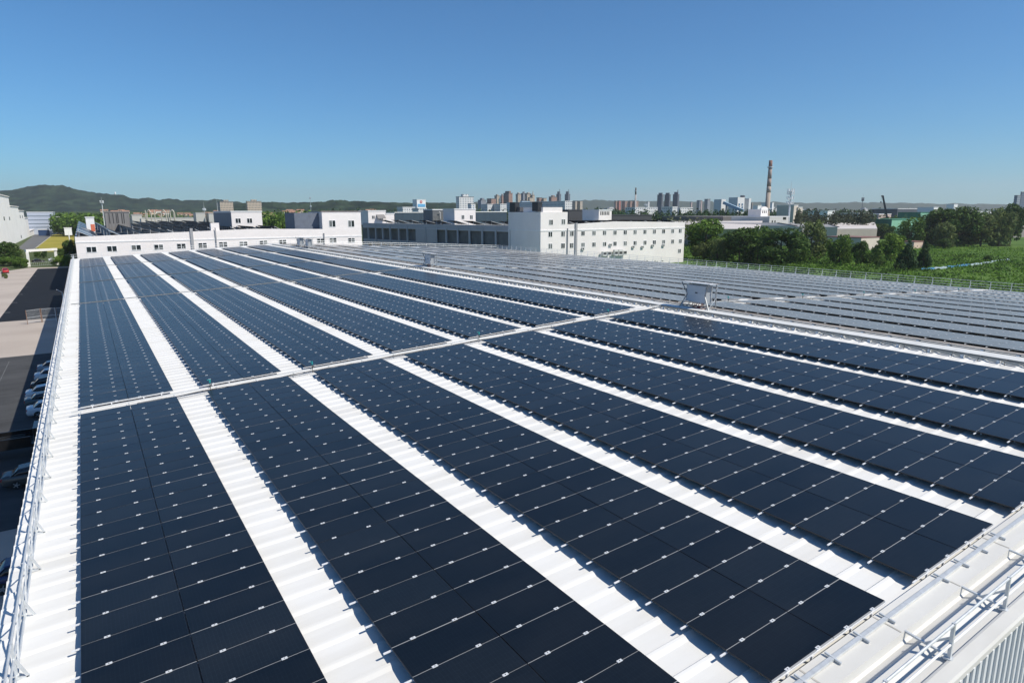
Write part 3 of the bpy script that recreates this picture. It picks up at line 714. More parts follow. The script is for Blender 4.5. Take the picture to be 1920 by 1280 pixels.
mb = MB(); mb.box(wl - .05, wr + .05, WY - .10, WY - .002, 2.95, 3.25); part("band_course", mb, mat("white band", (0.8, 0.79, 0.78), 0.7), wing)
mb = MB(); mb.box(wl + .4, wt, WY + .4, WY + 275, GZ, 3.0); part("roof", mb, mat("grey flat roof", (0.16, 0.16, 0.155), 0.9, 0, 0.2, 0.3), wing)
# end tower
zt_ = on_Y(640, 397, WY)[2]
mb = MB(); mb.box(wt, wr, WY - .004, WY + 14, GZ, zt_); part("stair_tower", mb, plaster, wing)
mb = MB(); mb.box(wt - 0.002 - 7.5, wt - .002, WY + 3, WY + 14, 2.9, zt_ - .3); part("tower_side", mb, mat("blue grey cladding", (0.13, 0.15, 0.19), 0.6, 0, 0.15, 0.8), wing)
mb = MB(); mb.box(wt - .2, wr + .2, WY - .2, WY + 14.2, zt_, zt_ + .18); part("coping", mb, mat("reddish coping", (0.35, 0.27, 0.25), 0.8), wing)
k = 0
for px, py in ((171.5, 467.5), (210, 466), (255.5, 464), (297.5, 463), (340, 461.2), (380, 459.8), (418.5, 458), (456.5, 456.8), (494, 455), (530, 453.5), (563.5, 452.5), (601, 451.3), (624.5, 450), (659, 450)):
    P = on_Y(px, py, WY); window(wing, (P[0], WY - .01, P[2]), 2.3, 1.45, k > 4, (0, 0, 1, 2, 0)[k % 5]); k += 1
for px, py in ((623, 419), (658.5, 419)):
    P = on_Y(px, py, WY); window(wing, (P[0], WY - .02, P[2]), 2.1, 2.0, False, 1)
for px, y0, y1, r in ((358, 428, 466, .35), (403, 427, 470, .15), (607, 437, 465, .15)):
    a = on_Y(px, y0, WY); mb = MB(); mb.box(a[0] - r, a[0] + r, WY - .3, WY - .02, GZ, a[2]); part("downpipe", mb, mat("dull grey pipe", (0.33, 0.33, 0.34), 0.6), wing)
a = on_Y(403, 424, WY + .5); mb = MB(); mb.box(a[0] - 1.1, a[0] + 1.1, WY + .45, WY + 2.2, 3.0, on_Y(403, 418, WY + .5)[2]); part("vent_box", mb, plaster, wing)

# racks of tilted panels on the roofs
rackm = mat("back of solar rack", (0.02, 0.021, 0.023), 0.5, 0, 0.2, 0.6); edgem = mat("white rack edge", (0.7, 0.7, 0.7), 0.5)
rackg = mat("grey rack glass", (0.09, 0.095, 0.10), 0.28, 0, 0.15, 0.8)  # mid-grey glass colour, slightly mottled
def rack(x0, y0, y1, zlo, wid, tilt, group, label, edge=True):
    ca, sa = math.cos(tilt), math.sin(tilt)
    t = thing("solar_rack", label, "solar rack", (x0 + wid / 2, (y0 + y1) / 2, zlo), group)
    z1 = zlo + wid * sa; x1 = x0 + wid * ca
    mb = MB()
    mb.hexa([(x0, y0, z1 - .05), (x1, y0, zlo - .05), (x1, y1, zlo - .05), (x0, y1, z1 - .05), (x0, y0, z1), (x1, y0, zlo), (x1, y1, zlo), (x0, y1, z1)], 0)
    mb.poly([(x0 + .02, y0 + .02, z1 + .004), (x1 - .02, y0 + .02, zlo + .004), (x1 - .02, y1 - .02, zlo + .004), (x0 + .02, y1 - .02, z1 + .004)], 1)
    part("panel", mb, [rackm, rackg], t)
    mb = MB(); mb.bar((x0, y0 - .06, z1 - .03), (x1, y0 - .06, zlo - .03), .07, .09); part("edge", mb, edgem if edge else rackm, t)
    mb = MB(); yy = y0 + .5
    while yy < y1: mb.bar((x0 + .3, yy, 3.0 if zlo > 3.2 else zlo - .5), (x0 + .3, yy, z1 - .1), .1); mb.bar((x0 + .3, yy, z1 - .3), (x1 - .4, yy, zlo - .1), .08); yy += 4
    part("post", mb, galv, t)
GR = "tilted solar racks on the white building roof"
rn = 0
for i in range(9):
    x0 = wl + .6 + i * 6.9
    for y0, y1 in ((163, 184), (188, 214), (219, 255), (261, 305), (312, 360), (368, 430)):
        if x0 > wt - 13 and y0 < 180: continue
        rn += 1
        rack(x0, y0, y1, 3.5, 5.4, R(27), GR, f"tilted solar rack on the white building roof, {['front','second','third','fourth','fifth','rear'][(y0 > 170) + (y0 > 200) + (y0 > 240) + (y0 > 300) + (y0 > 350)]} line, {ordinal(i + 1)} from the eave side", y0 < 200 and (i * 7 + int(y0)) % 3 != 0)
def block(name, label, cat, x0, xc, x1, yt, d, m, zb=GZ, group=None, L=None, roofm=None, yb=None, make=True):
    """box-shaped building whose near corner stands at column xc, seen from x0 (its -x side) to x1 (its -y side)"""
    K = at_d(xc, yt, d); X, Y, zt = K
    X2 = on_Y(x1, yt, Y)[0]
    if x0 < xc - .3: Y2 = on_X(x0, yt, X)[1]
    else: Y2 = Y + (L or abs(X2 - X) * .8)
    if not (Y < Y2 < Y + 400): Y2 = Y + abs(X2 - X)
    if L: Y2 = Y + L
    if yb is not None: zb = at_d(xc, yb, d)[2]
    t = thing(name, label, cat, ((X + X2) / 2, (Y + Y2) / 2, zb), group)
    mb = MB(); mb.box(X, X2, Y, Y2, zb, zt); part("wall", mb, m, t)
    e = 0.12 * (1 + d / 600)
    mb = MB(); mb.box(X - e, X2 + e, Y - e, Y2 + e, zt, zt + e * 2.2); part("roof", mb, roofm or whitep, t)
    return t, X, X2, Y, Y2, zt
blue_clad = mat("blue grey ribbed cladding", (0.115, 0.135, 0.17), 0.55, 0, 0.12, 1.0, stretch=(3, 3, .2))
grey_clad = mat("grey ribbed cladding", (0.20, 0.19, 0.185), 0.6, 0, 0.2, 0.9, stretch=(3, 3, .2))
# stair houses on that roof
t, X, X2, Y, Y2, zt = block("stair_house", "pale stair house with two windows among the racks on the white building", "building", 400, 433, 490.5, 397.5, 232, plaster, zb=3.0)
mb = MB(); Yb = Y + 12; mb.box(X - .08, X - .01, Y + .5, Y2 - .1, 3.0, zt - .3); part("cladding", mb, blue_clad, t)
for px in (446.5, 468): P = on_Y(px, 413.6, Y); window(t, (P[0], Y - .01, P[2]), 1.9, 1.7)
t, X, X2, Y, Y2, zt = block("plant_room", "grey ribbed plant room on the rear of the white building roof", "building", 176, 196, 242, 398.2, 262, grey_clad, zb=3.0, L=12, roofm=grey_clad)
mb = MB()
for q in (.15, .3, .44, .5, .66, .74): mb.box(X + (X2 - X) * q, X + (X2 - X) * q + .3, Y - .06, Y - .004, zt - 4.5, zt - .4)
part("louvre", mb, mat("dark louvre", (0.04, 0.04, 0.042), 0.7), t)
t, X, X2, Y, Y2, zt = block("container", "white box with an orange lower half beside the grey plant room", "container", 159, 160, 176, 408.5, 250, whitep, zb=3.0, L=3)
mb = MB(); mb.box(X + (X2 - X) * .5, X2 - .05, Y - .06, Y - .01, 3.4, 6.2); part("orange_panel", mb, mat("orange sheet", (0.65, 0.17, 0.09), 0.6), t)

# ------------------------------------------------------------------ second white building, with the shaded loggia and the tower
A = np.array([131.0, 140.0]); Bp = np.array([112.0, 263.0]); dv = (Bp - A) / np.linalg.norm(Bp - A); nv = np.array([-dv[1], dv[0]])   # nv points away from the roof? flipped below
if nv @ (CAM[:2] - A) < 0: nv = -nv
def on_fac(px):              # distance along the facade from the corner
    d = ray(px, 430)[:2]; M_ = np.array([[d[0], -dv[0]], [d[1], -dv[1]]]); s = np.linalg.solve(M_, A - CAM[:2]); return s[1], s[0]
def FP(s, off, z): q = A + dv * s + nv * off; return (q[0], q[1], z)
def fbox(mb, s0, s1, o0, o1, z0, z1, m=0):
    mb.hexa([FP(s0, o0, z0), FP(s1, o0, z0), FP(s1, o1, z0), FP(s0, o1, z0), FP(s0, o0, z1), FP(s1, o0, z1), FP(s1, o1, z1), FP(s0, o1, z1)], m)
def fz(px, py): s, dd = on_fac(px); return CAM[2] + ray(px, py)[2] * dd
shade_pl = mat("shaded render", (0.48, 0.455, 0.46), 0.85, 0, 0.07, 0.2, 0.2, detail=7)  # darker copy of the render, shade of the loggia side painted in
b2 = thing("workshop_building", "big pale building with a corner tower, a long windowed front and an open loggia side", "building", (150, 180, GZ))
s_end = on_fac(681)[0]; s_t = on_fac(953)[0]; XR2 = on_Y(1284.5, 420, 140)[0]; XT = on_Y(1064, 420, 140)[0]
ztop = 5.6; zo1 = 3.35; zo0 = -1.7
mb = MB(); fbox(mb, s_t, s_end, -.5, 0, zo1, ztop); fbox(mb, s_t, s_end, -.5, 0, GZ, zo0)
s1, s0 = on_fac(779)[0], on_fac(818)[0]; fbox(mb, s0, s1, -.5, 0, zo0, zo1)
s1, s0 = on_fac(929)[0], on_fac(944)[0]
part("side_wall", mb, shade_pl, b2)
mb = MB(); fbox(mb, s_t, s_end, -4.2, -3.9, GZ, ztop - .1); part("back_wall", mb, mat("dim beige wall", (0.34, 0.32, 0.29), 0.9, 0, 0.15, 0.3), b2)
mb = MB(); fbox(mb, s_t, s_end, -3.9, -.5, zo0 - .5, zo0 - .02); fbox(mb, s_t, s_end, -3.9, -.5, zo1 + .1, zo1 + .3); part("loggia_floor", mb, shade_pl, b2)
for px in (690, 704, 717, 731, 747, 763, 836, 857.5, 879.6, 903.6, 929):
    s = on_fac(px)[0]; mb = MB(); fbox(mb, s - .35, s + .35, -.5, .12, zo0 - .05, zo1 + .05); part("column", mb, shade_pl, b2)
for px in (704, 731, 763, 797, 818, 836, 857.5, 879.6, 903.6, 929, 955):
    s = on_fac(px)[0]; mb = MB(); q = FP(s - .55, .22, 0); mb.tube((q[0], q[1], GZ), (q[0], q[1], ztop - 1.2), .13); part("downpipe", mb, mat("pale pipe", (0.5, 0.5, 0.5), 0.5), b2)
mb = MB()
for px, wd_ in ((709, 4), (823, 5.5), (845, 4.5), (868, 1.6), (888, 1.2)):
    s = on_fac(px)[0]; fbox(mb, s - wd_ / 2, s + wd_ / 2, -3.9, -3.8, zo0, zo1 - .6)
part("opening", mb, mat("dark opening", (0.03, 0.03, 0.033), 0.7), b2)
mb = MB(); fbox(mb, s_t, s_end, .005, .14, zo1 + .2, zo1 + .5); part("band_course", mb, mat("grey band", (0.55, 0.53, 0.53), 0.8), b2)
# lower strip windows
for i in range(7):
    s = on_fac(694 + i * 13)[0]; mb = MB(); fbox(mb, s - 2.2, s + 2.2, -.02, .05, -6.0, -3.6); w_ = part("window", mb, paneg, b2)
# tower
TZ = 10.35
C0 = A; C1 = np.array([XT, 140.0]); C3 = A + dv * s_t; C2 = C1 + dv * s_t
mb = MB(); mb.prism([tuple(C0), tuple(C1), tuple(C2), tuple(C3)], GZ, TZ); part("corner_tower", mb, plaster2, b2)
mb = MB(); q0 = A + dv * (s_t * .02) + np.array([1.5, 0]); 
mb.prism([tuple(C0 + dv * .3 + np.array([1.2, 0])), tuple(C0 + dv * .3 + np.array([9.5, 0])), tuple(C0 + dv * 10 + np.array([9.5, 0])), tuple(C0 + dv * 10 + np.array([1.2, 0]))], TZ, TZ + 1.6); part("roof_block", mb, plaster, b2)
mb = MB(); mb.prism([tuple(C0 + dv * 11 + np.array([.6, 0])), tuple(C0 + dv * 11 + np.array([9, 0])), tuple(C3 + np.array([9, 0])), tuple(C3 + np.array([.6, 0]))], TZ, TZ + 1.7); part("roof_block", mb, mat("dark parapet", (0.09, 0.09, 0.10), 0.7), b2)
for px in (962, 1004):
    s = on_fac(px)[0]; mb = MB(); fbox(mb, s - 1.4, s + 1.4, -1.8, .3, TZ + .3, TZ + 3.4); part("roof_fan", mb, mat("black fan housing", (0.02, 0.022, 0.026), 0.5), b2)
mb = MB(); mb.box(C0[0] - .12, XR2 + .1, 139.86, 139.995, 3.95, 4.3); fbox(mb, 0, s_t, .01, .14, 3.95, 4.3); part("band_course", mb, mat("white band", (0.8, 0.79, 0.78), 0.7), b2)
# long front
pt = [(on_Y(px, py, 140)[0], on_Y(px, py, 140)[2]) for px, py in ((1064, 420.8), (1084, 419.6), (1152, 415.2), (1225, 415.8), (1284.5, 416.8))]
mb = MB()
for (x0, z0), (x1, z1) in zip(pt, pt[1:]):
    mb.hexa([(x0, 140.004, GZ), (x1, 140.004, GZ), (x1, 140.5, GZ), (x0, 140.5, GZ), (x0, 140.004, z0), (x1, 140.004, z1), (x1, 140.5, z1), (x0, 140.5, z0)])
mb.box(XR2 - .5, XR2, 140.5, 215, GZ, pt[-1][1] - .02)
part("front_wall", mb, plaster2, b2)
mb = MB(); mb.prism([(XT + .1, 140.5), (XR2 - .5, 140.5), (XR2 - .5, 214), (XT - 2, 262), tuple(Bp + (2, 0)), tuple(A + dv * (s_t + .5) + (.5, 0)), tuple(C2 + dv * .2)], GZ, 5.0); part("roof", mb, mat("grey flat roof", (0.16, 0.16, 0.155), 0.9), b2)
k = 0
for row, pts in (((0), ((1033, 416.5), (1056.3, 415.5))), ((1), ((1031.8, 439), (1055.7, 438.2), (1072, 437.7))), ((2), ((1031.8, 461.2), (1055.5, 460.5), (1071.8, 460)))):
    for px, py in pts: P = on_Y(px, py, 140); window(b2, (P[0], 139.98, P[2]), 1.75, 1.75, False, (1, 3, 0, 2)[k % 4]); k += 1
xs = [1093, 1113.6, 1133.5, 1153, 1172.2, 1190.7, 1209.2, 1226.8, 1244.2, 1261.2, 1275.4]
for i, px in enumerate(xs):
    f = i / 10
    for y0, y1 in ((437.2, 432.6), (458.8, 451.8)):
        P = on_Y(px, y0 + (y1 - y0) * f, 140); window(b2, (P[0], 139.98, P[2]), 1.7, 1.55, False, (k * 7 + i) % 4); k += 1
P = on_Y(1273.8, 470.2, 140); window(b2, (P[0], 139.98, P[2]), 1.7, 1.6, False, 1)
for px, y0, r in ((1064.8, 428, .12), (1081, 418, .42)):
    a = on_Y(px, y0, 139.7); mb = MB(); mb.box(a[0] - r, a[0] + r, 139.6, 139.97, GZ, a[2]); part("downpipe", mb, mat("dull grey pipe", (0.33, 0.33, 0.34), 0.6), b2)
acm = mat("white air conditioner", (0.6, 0.6, 0.58), 0.5); acg = mat("dark fan grille", (0.05, 0.05, 0.05), 0.6)
for n_, (px, py) in enumerate(((1093.5, 466.5), (1145.5, 459), (1188, 463), (1205.3, 463), (1224.5, 460.5), (1244.5, 460))):
    P = on_Y(px, py, 139.6); 
    t = thing("air_conditioner", f"outdoor air conditioner on the pale front wall, {ordinal(n_ + 1)} along from the drainpipe", "air conditioner", (P[0], 139.6, P[2] - .5), "air conditioners on the pale front wall")
    mb = MB(); mb.box(P[0] - .6, P[0] + .6, 139.45, 139.85, P[2] - .45, P[2] + .45); part("casing", mb, acm, t)
    mb = MB(); mb.tube((P[0] - .1, 139.43, P[2]), (P[0] - .1, 139.45, P[2]), .34, n=14); part("fan", mb, acg, t)
    mb = MB(); mb.bar((P[0] - .4, 139.45, P[2] - .48), (P[0] - .4, 139.97, P[2] - .48), .06); mb.bar((P[0] + .4, 139.45, P[2] - .48), (P[0] + .4, 139.97, P[2] - .48), .06); part("bracket", mb, galv, t)
P = on_Y(1150, 474, 139)
t = thing("condenser_bank", "bank of grey condensers against the pale front wall near the railing", "air conditioner", (P[0], 139, P[2] - 1))
for i in range(5):
    mb = MB(); x = P[0] - 5.5 + i * 2.2 + (1.2 if i > 1 else 0); mb.box(x, x + 1.8, 138.4, 139.4, P[2] - 1, P[2] + .6 + (.5 if i in (2, 3) else 0)); part("unit", mb, acm, t)
    mb = MB(); mb.box(x + .2, x + 1.6, 138.37, 138.4, P[2] - .5, P[2] + .4); part("grille", mb, acg, t)
GR2 = "tilted solar racks on the loggia building roof"
for i in range(8):
    x0 = XT + 3 + i * 7.4; 
    rack(x0, 143, 172, 5.6, 5.6, R(14), GR2, f"tilted solar rack behind the parapet above the window front, {ordinal(i + 1)} from the tower")
for i in range(9):
    s = s_t + 4 + i * 10.5; q = A + dv * s
    rack(q[0] + 1.5, q[1] - 4, q[1] + 4.5, 5.7, 5.4, R(15), GR2, f"tilted solar rack above the loggia, {ordinal(i + 1)} behind the corner tower")
t, X, X2, Y, Y2, zt = block("stair_house", "white stair house with two windows on the loggia building roof", "building", 838, 852, 891.5, 393, 262, plaster, zb=5.0, L=10)
for px in (868, 883.8): P = on_Y(px, 407, Y); window(t, (P[0], Y - .01, P[2]), 1.4, 1.7)
t, X, X2, Y, Y2, zt = block("plant_room", "dark grey plant room with two lamps beside the white stair house", "building", 808, 811, 851, 394, 272, mat("dark grey cladding", (0.13, 0.14, 0.145), 0.6, 0, 0.15, 0.8), zb=5.0, L=9)
for q in (.33, .78):
    mb = MB(); x = X + (X2 - X) * q; mb.tube((x, Y - .6, 5), (x, Y - .6, zt - 1.2), .1); mb.tube((x, Y - .6, zt - 1.2), (x - .6, Y - .9, zt - .7), .16); part("lamp", mb, whitep, t)
t, X, X2, Y, Y2, zt = block("stair_house", "small white stair house with an awning beside the blue sheds", "building", 683, 690, 723, 396, 300, plaster, zb=4.6, L=12)
P = on_Y(700, 407.2, Y); window(t, (P[0], Y - .01, P[2]), 1.4, 1.5)
P = on_Y(713, 405, Y); mb = MB(); mb.hexa([(P[0] - 2, Y - 2, P[2] - 1.2), (P[0] + 2, Y - 2, P[2] - 1.2), (P[0] + 2, Y, P[2] + .5), (P[0] - 2, Y, P[2] + .5), (P[0] - 2, Y - 2, P[2] - 1.0), (P[0] + 2, Y - 2, P[2] - 1.0), (P[0] + 2, Y, P[2] + .7), (P[0] - 2, Y, P[2] + .7)]); part("awning", mb, grey_clad, t)
block("stair_house", "small white annex joined to the awning stair house", "building", 722, 723.5, 739, 401.5, 305, plaster, zb=4.6, L=8)
navy = mat("navy ribbed cladding", (0.035, 0.060, 0.085), 0.5, 0, 0.15, 0.5, stretch=(2, 2, .2))
block("shed", "long navy shed with a white roof behind the loggia building", "shed", 739, 740, 811, 399, 420, navy, L=30)
block("shed", "navy shed with pale panels between the stair house and the tower", "shed", 891, 892, 950, 398, 430, navy, L=30)
block("shed", "dark long shed behind the window front beside the corner tower", "shed", 1064.5, 1066, 1123, 394.6, 330, mat("dark roof sheet", (0.05, 0.05, 0.055), 0.6), L=25, roofm=mat("dark roof sheet", (0.05, 0.05, 0.055), 0.6))
t, X, X2, Y, Y2, zt = block("stair_house", "white roof house with a band of dark windows beside the dark shed", "building", 1122.5, 1123, 1147, 394.8, 300, plaster, zb=4.0, L=12)
for i in range(6): P = on_Y(1126.5 + i * 3, 400, Y); mb = MB(); mb.box(P[0] - .28, P[0] + .28, Y - .05, Y - .01, P[2] - .8, P[2] + .8); part("window", mb, paneg, t)
block("shed", "low dark shed with a white end wall behind the front parapet", "shed", 1147, 1148, 1222, 404.5, 320, mat("dark roof sheet", (0.05, 0.05, 0.055), 0.6), L=14, roofm=mat("dark roof sheet", (0.05, 0.05, 0.055), 0.6))

# ------------------------------------------------------------------ big white factory and grey hall at the far end of the yard
def long_wall(name, label, X, px0, px1, py, px_h, m, cat="building", depth=40):
    """building whose +x side stands on the plane x = X, from the ray px0 to the ray px1, its top seen at (px_h, py)"""
    y0 = on_X(px0, 450, X)[1]; y1 = on_X(px1, 450, X)[1]; zt = on_X(px_h, py, X)[2]
    return y0, y1, zt
XW = -38.0
fac = thing("white_factory", "tall stepped white factory along the grey road at the foot of the hill", "building", (XW - 20, 450, GZ))
fm = mat("white factory render", (0.92, 0.89, 0.85), 0.85, 0, 0.05, 0.08, detail=7)
prev = None; cuts = [(-60, 372, -10), (28, 372, 26), (43, 389, 40), (52, 396, 50), (58, 408, 57), (66, 430, 65)]
for (pa, _, _), (pb, py, ph) in zip(cuts, cuts[1:]):
    y0, y1, zt = long_wall("", "", XW, pa, pb, py, ph, fm)
    mb = MB(); mb.box(XW - 40, XW, y0, y1 - .02, GZ, zt); part("wall", mb, fm, fac)
    mb = MB(); mb.box(XW - 40, XW + .5, y0, y1 - .02, zt + .01, zt + .5); part("coping", mb, plaster, fac)
mb = MB()
for px, py in ((38, 406.5), (42, 406.5), (8, 410), (18, 410), (40, 444)): P = on_X(px, py, XW + .05); mb.box(XW, XW + .08, P[1] - 3, P[1] + 3, P[2] - 1, P[2] + 1.2)
part("window", mb, paneg2, fac)
t, X, X2, Y, Y2, zt = block("hall", "pale blue grey hall with dark horizontal bands behind the white factory", "building", 49, 50, 99, 398.5, 620, mat("pale blue grey sheet", (0.42, 0.46, 0.54), 0.6), L=60)
mb = MB()
for q in (.15, .33, .5, .66): mb.box(X - .1, X2 + .1, Y - .15, Y - .01, zt + (GZ - zt) * q - .45, zt + (GZ - zt) * q + .15)
part("band_course", mb, mat("slate band", (0.12, 0.16, 0.20), 0.6), t)
mb = MB()
for i in range(4):
    z0 = GZ + 1 + i * 4.2; mb.bar((X2 + 1, Y - 4, z0), (X2 + 5, Y - 4, z0 + 4.2), .4)
for q in (.7, 5.2): mb.bar((X2 + q, Y - 4, GZ), (X2 + q, Y - 4, zt - 3), .5)
for i in range(5): mb.bar((X2 + .7, Y - 4, GZ + i * 4.2), (X2 + 5.2, Y - 4, GZ + i * 4.2), .4)
part("stair_frame", mb, whitep, t)
block("container", "dark blue container at the foot of the banded hall", "container", 70, 71, 92, 431, 590, mat("blue container paint", (0.02, 0.05, 0.13), 0.5), L=3)
block("boundary_wall", "white low wall across the road end beyond the lawn", "wall", 104, 105, 124, 425.5, 640, plaster, L=2)
t, X, X2, Y, Y2, zt = block("sign_board", "white billboard on a pole at the corner of the lawn", "sign", 119, 120, 134, 428, 420, whitep, zb=-3.5, L=.6)
mb = MB(); mb.tube(((X + X2) / 2, Y + .3, GZ), ((X + X2) / 2, Y + .3, -3.5), .25); part("pole", mb, galv, t)
P = on_z(132, 459, GZ)
t = thing("street_lamp", "white pole at the lawn edge beside the dark shrubs", "pole", P); mb = MB(); mb.tube(P, (P[0], P[1], on_Y(132, 434, P[1])[2]), .25, .18); part("pole", mb, whitep, t)

# ------------------------------------------------------------------ vegetation
def cards(P, Nn, S, aspect=0.7, rg=rng):
    """many leaf-sized faces: centres P, normals Nn, sizes S"""
    n = len(P); t = rg.normal(size=(n, 3)); Nn = Nn / np.linalg.norm(Nn, axis=1, keepdims=True)
    a = np.cross(Nn, t); a /= np.linalg.norm(a, axis=1, keepdims=True); b = np.cross(Nn, a)
    a = a * S[:, None]; b = b * S[:, None] * aspect
    V = np.stack([P - a, P - b * .9 + a * .1, P + a, P + b * .9 + a * .1], 1).reshape(-1, 3)
    return V
def quads_mesh(name, V, m):
    me = bpy.data.meshes.new(name); n = len(V) // 4
    me.vertices.add(len(V)); me.vertices.foreach_set("co", V.astype(np.float32).ravel())
    me.loops.add(len(V)); me.loops.foreach_set("vertex_index", np.arange(len(V), dtype=np.int32))
    me.polygons.add(n); me.polygons.foreach_set("loop_start", np.arange(0, len(V), 4, dtype=np.int32))
    me.update(calc_edges=True); me.validate(); me.materials.append(m); return me
def crown_points(rg, kind, n):
    """unit tree: height 1, crown radius .5"""
    C = []
    if kind == "round":
        for _ in range(34):
            th = rg.uniform(0, 2 * math.pi); z = rg.uniform(.16, .90); k = math.sqrt(max(0, 1 - ((z - .48) / .5) ** 2)) * rg.uniform(.35, .95)
            C.append((.40 * k * math.cos(th), .40 * k * math.sin(th), z, rg.uniform(.09, .17)))
        C.append((0, 0, .86, .13))
    elif kind == "conic":
        for i in range(26):
            z = .12 + .85 * i / 25; k = (1 - z) ** .75 * .42; th = rg.uniform(0, 6.28)
            C.append((k * .6 * math.cos(th), k * .6 * math.sin(th), z, max(.05, k * rg.uniform(.4, .7))))
    elif kind == "willow":
        for _ in range(30):
            th = rg.uniform(0, 6.28); z = rg.uniform(.10, .88); k = math.sqrt(max(0, 1 - ((z - .5) / .5) ** 2)) * rg.uniform(.4, .85)
            C.append((.42 * k * math.cos(th), .42 * k * math.sin(th), z, rg.uniform(.10, .16)))
    else:
        for _ in range(16):
            th = rg.uniform(0, 6.28); z = rg.uniform(.12, .78); k = math.sqrt(max(0, 1 - ((z - .3) / .62) ** 2)) * rg.uniform(.2, .9)
            C.append((.42 * k * math.cos(th), .42 * k * math.sin(th), z, rg.uniform(.12, .22)))
    C = np.array(C); w_ = C[:, 3] ** 2; w_ /= w_.sum()
    idx = rg.choice(len(C), n, p=w_); u = rg.normal(size=(n, 3)); u /= np.linalg.norm(u, axis=1, keepdims=True)
    r = rg.uniform(.55, 1.08, n) ** .6
    d = u * (C[idx, 3] * r)[:, None]
    if kind == "willow": d[:, 2] *= 1.7
    P = C[idx, :3] + d; Nn = u + rg.normal(size=(n, 3)) * .55
    if kind == "willow": Nn[:, 2] *= .3
    P[:, 2] = np.maximum(P[:, 2], .02)
    return P, Nn
TREES = {}
def tree_meshes(kind, seed, matname, c, n=3600, size=.034):
    key = (kind, seed, matname)
    if key in TREES: return TREES[key]
    rg = np.random.default_rng(seed); P, Nn = crown_points(rg, kind, n)
    S = rg.uniform(.6, 1.4, n) * size
    cm = quads_mesh("crown", cards(P, Nn, S, .6, rg), leaf_mat(matname, c))
    mb = MB(); hh = .75 if kind != "bush" else .4
    mb.tube((0, 0, -.02), (.01, 0, hh * .5), .026, .018, 8); mb.tube((.01, 0, hh * .5), (0, .01, hh), .018, .006, 7)
    for k in range(6):
        a = k * 1.05 + seed; z = hh * (.38 + .09 * k); mb.tube((0, 0, z), (.22 * math.cos(a), .22 * math.sin(a), z + .17), .011, .003, 5)
    tm = mesh_of(mb, "trunk", bark); TREES[key] = (cm, tm); return TREES[key]
G_DARK = ("dark leaves", (0.056, 0.108, 0.030)); G_MID = ("mid leaves", (0.092, 0.170, 0.038)); G_LIGHT = ("light leaves", (0.13, 0.220, 0.042)); G_OLIVE = ("olive leaves", (0.125, 0.172, 0.070)); G_BLUE = ("blue green leaves", (0.040, 0.084, 0.040))
def tree(label, px, ptop, pbase, wpx, kind, tone, group, seed=None, name="tree", d=None, cat="tree"):
    if d is None: B = on_z(px, pbase, GZ)
    else:
        B = at_d(px, pbase, d); B = np.array([B[0], B[1], GZ])
    dd = (B - CAM) @ fw; h = abs((pbase - ptop)) * dd / F_PX * 1.02
    if d is not None: h = at_d(px, ptop, dd)[2] - GZ
    wid = wpx * 1.22 * dd / F_PX
    cm, tm = tree_meshes(kind, seed if seed is not None else random.randint(0, 3), *tone)
    t = thing(name, label, cat, B, group, (0, 0, random.uniform(0, 6.28)))
    for nm, me in (("crown", cm), ("trunk", tm)):
        o = share(nm, me, t); o.scale = (wid, wid, h)
    return t
GT = "trees between the meadow and the warehouses"
for a in (
    ("broad dark tree against the corner of the pale window front", 1322, 414, 486, 84, "round", G_MID),
    ("small olive tree in front of the broad tree by the building corner", 1312, 455, 488, 30, "round", G_OLIVE),
    ("loose olive bush tree behind the railing post with the white box", 1345, 452, 490, 40, "willow", G_OLIVE),
    ("dark crowded tree beside the broad corner tree", 1386, 430, 492, 62, "round", G_DARK),
    ("bright green tree between two dark crowns below the green shed wall", 1420, 431, 492, 50, "willow", G_MID),
    ("very wide dark tree in the middle of the tree line", 1462, 429, 497, 84, "round", G_DARK),
    ("pale leaved willow at the edge of the wide dark tree", 1494, 448, 494, 40, "willow", G_MID),
    ("tall ragged tree with a pale leaning trunk", 1518, 418, 490, 56, "round", G_OLIVE),
    ("weeping willow standing alone before the grey shed wall", 1573, 444, 494, 52, "willow", G_MID),
    ("narrow dark tree beside the weeping willow", 1613, 452, 498, 36, "round", G_DARK),
    ("slender tree in front of the lit shed end", 1643, 452, 494, 32, "conic", G_MID),
    ("bushy bright tree right of the lit shed end", 1669, 438, 489, 50, "round", G_LIGHT),
    ("upright poplar shaped tree at the meadow edge", 1699, 451, 506, 42, "conic", G_BLUE),
    ("thin poplar in front of the small pink hut", 1731, 453, 504, 30, "conic", G_BLUE),
    ("low thicket tree at the foot of the poplars", 1648, 486, 500, 24, "bush", G_DARK)):
    tree(*a, GT)
GT2 = "tall trees on the far side of the meadow"
for a in (
    ("tall dark tree at the near end of the meadow grove", 1762, 395, 462, 74, "round", G_DARK),
    ("highest dark tree in the middle of the meadow grove", 1796, 389, 462, 66, "round", G_DARK),
    ("silvery leaved tree inside the meadow grove", 1838, 405, 462, 56, "round", G_OLIVE),
    ("dark tree behind the silvery tree in the grove", 1822, 399, 458, 60, "round", G_DARK),
    ("tall feathery tree near the far end of the grove", 1872, 398, 462, 50, "willow", G_OLIVE),
    ("tall pointed dark tree at the far end of the grove", 1893, 386, 458, 46, "round", G_DARK),
    ("round olive tree standing before the grove", 1768, 419, 465, 38, "round", G_OLIVE),
    ("small round shrub like tree at the grove foot", 1815, 437, 462, 42, "bush", G_OLIVE),
    ("dark undergrowth tree under the olive round tree", 1769, 446, 466, 26, "bush", G_DARK),
    ("grey green tree between the poplars and the grove", 1738, 430, 462, 38, "round", G_OLIVE),
    ("pale green willow between the netted site and the grove", 1706, 414, 462, 52, "willow", G_MID)):
    tree(*a, GT2)
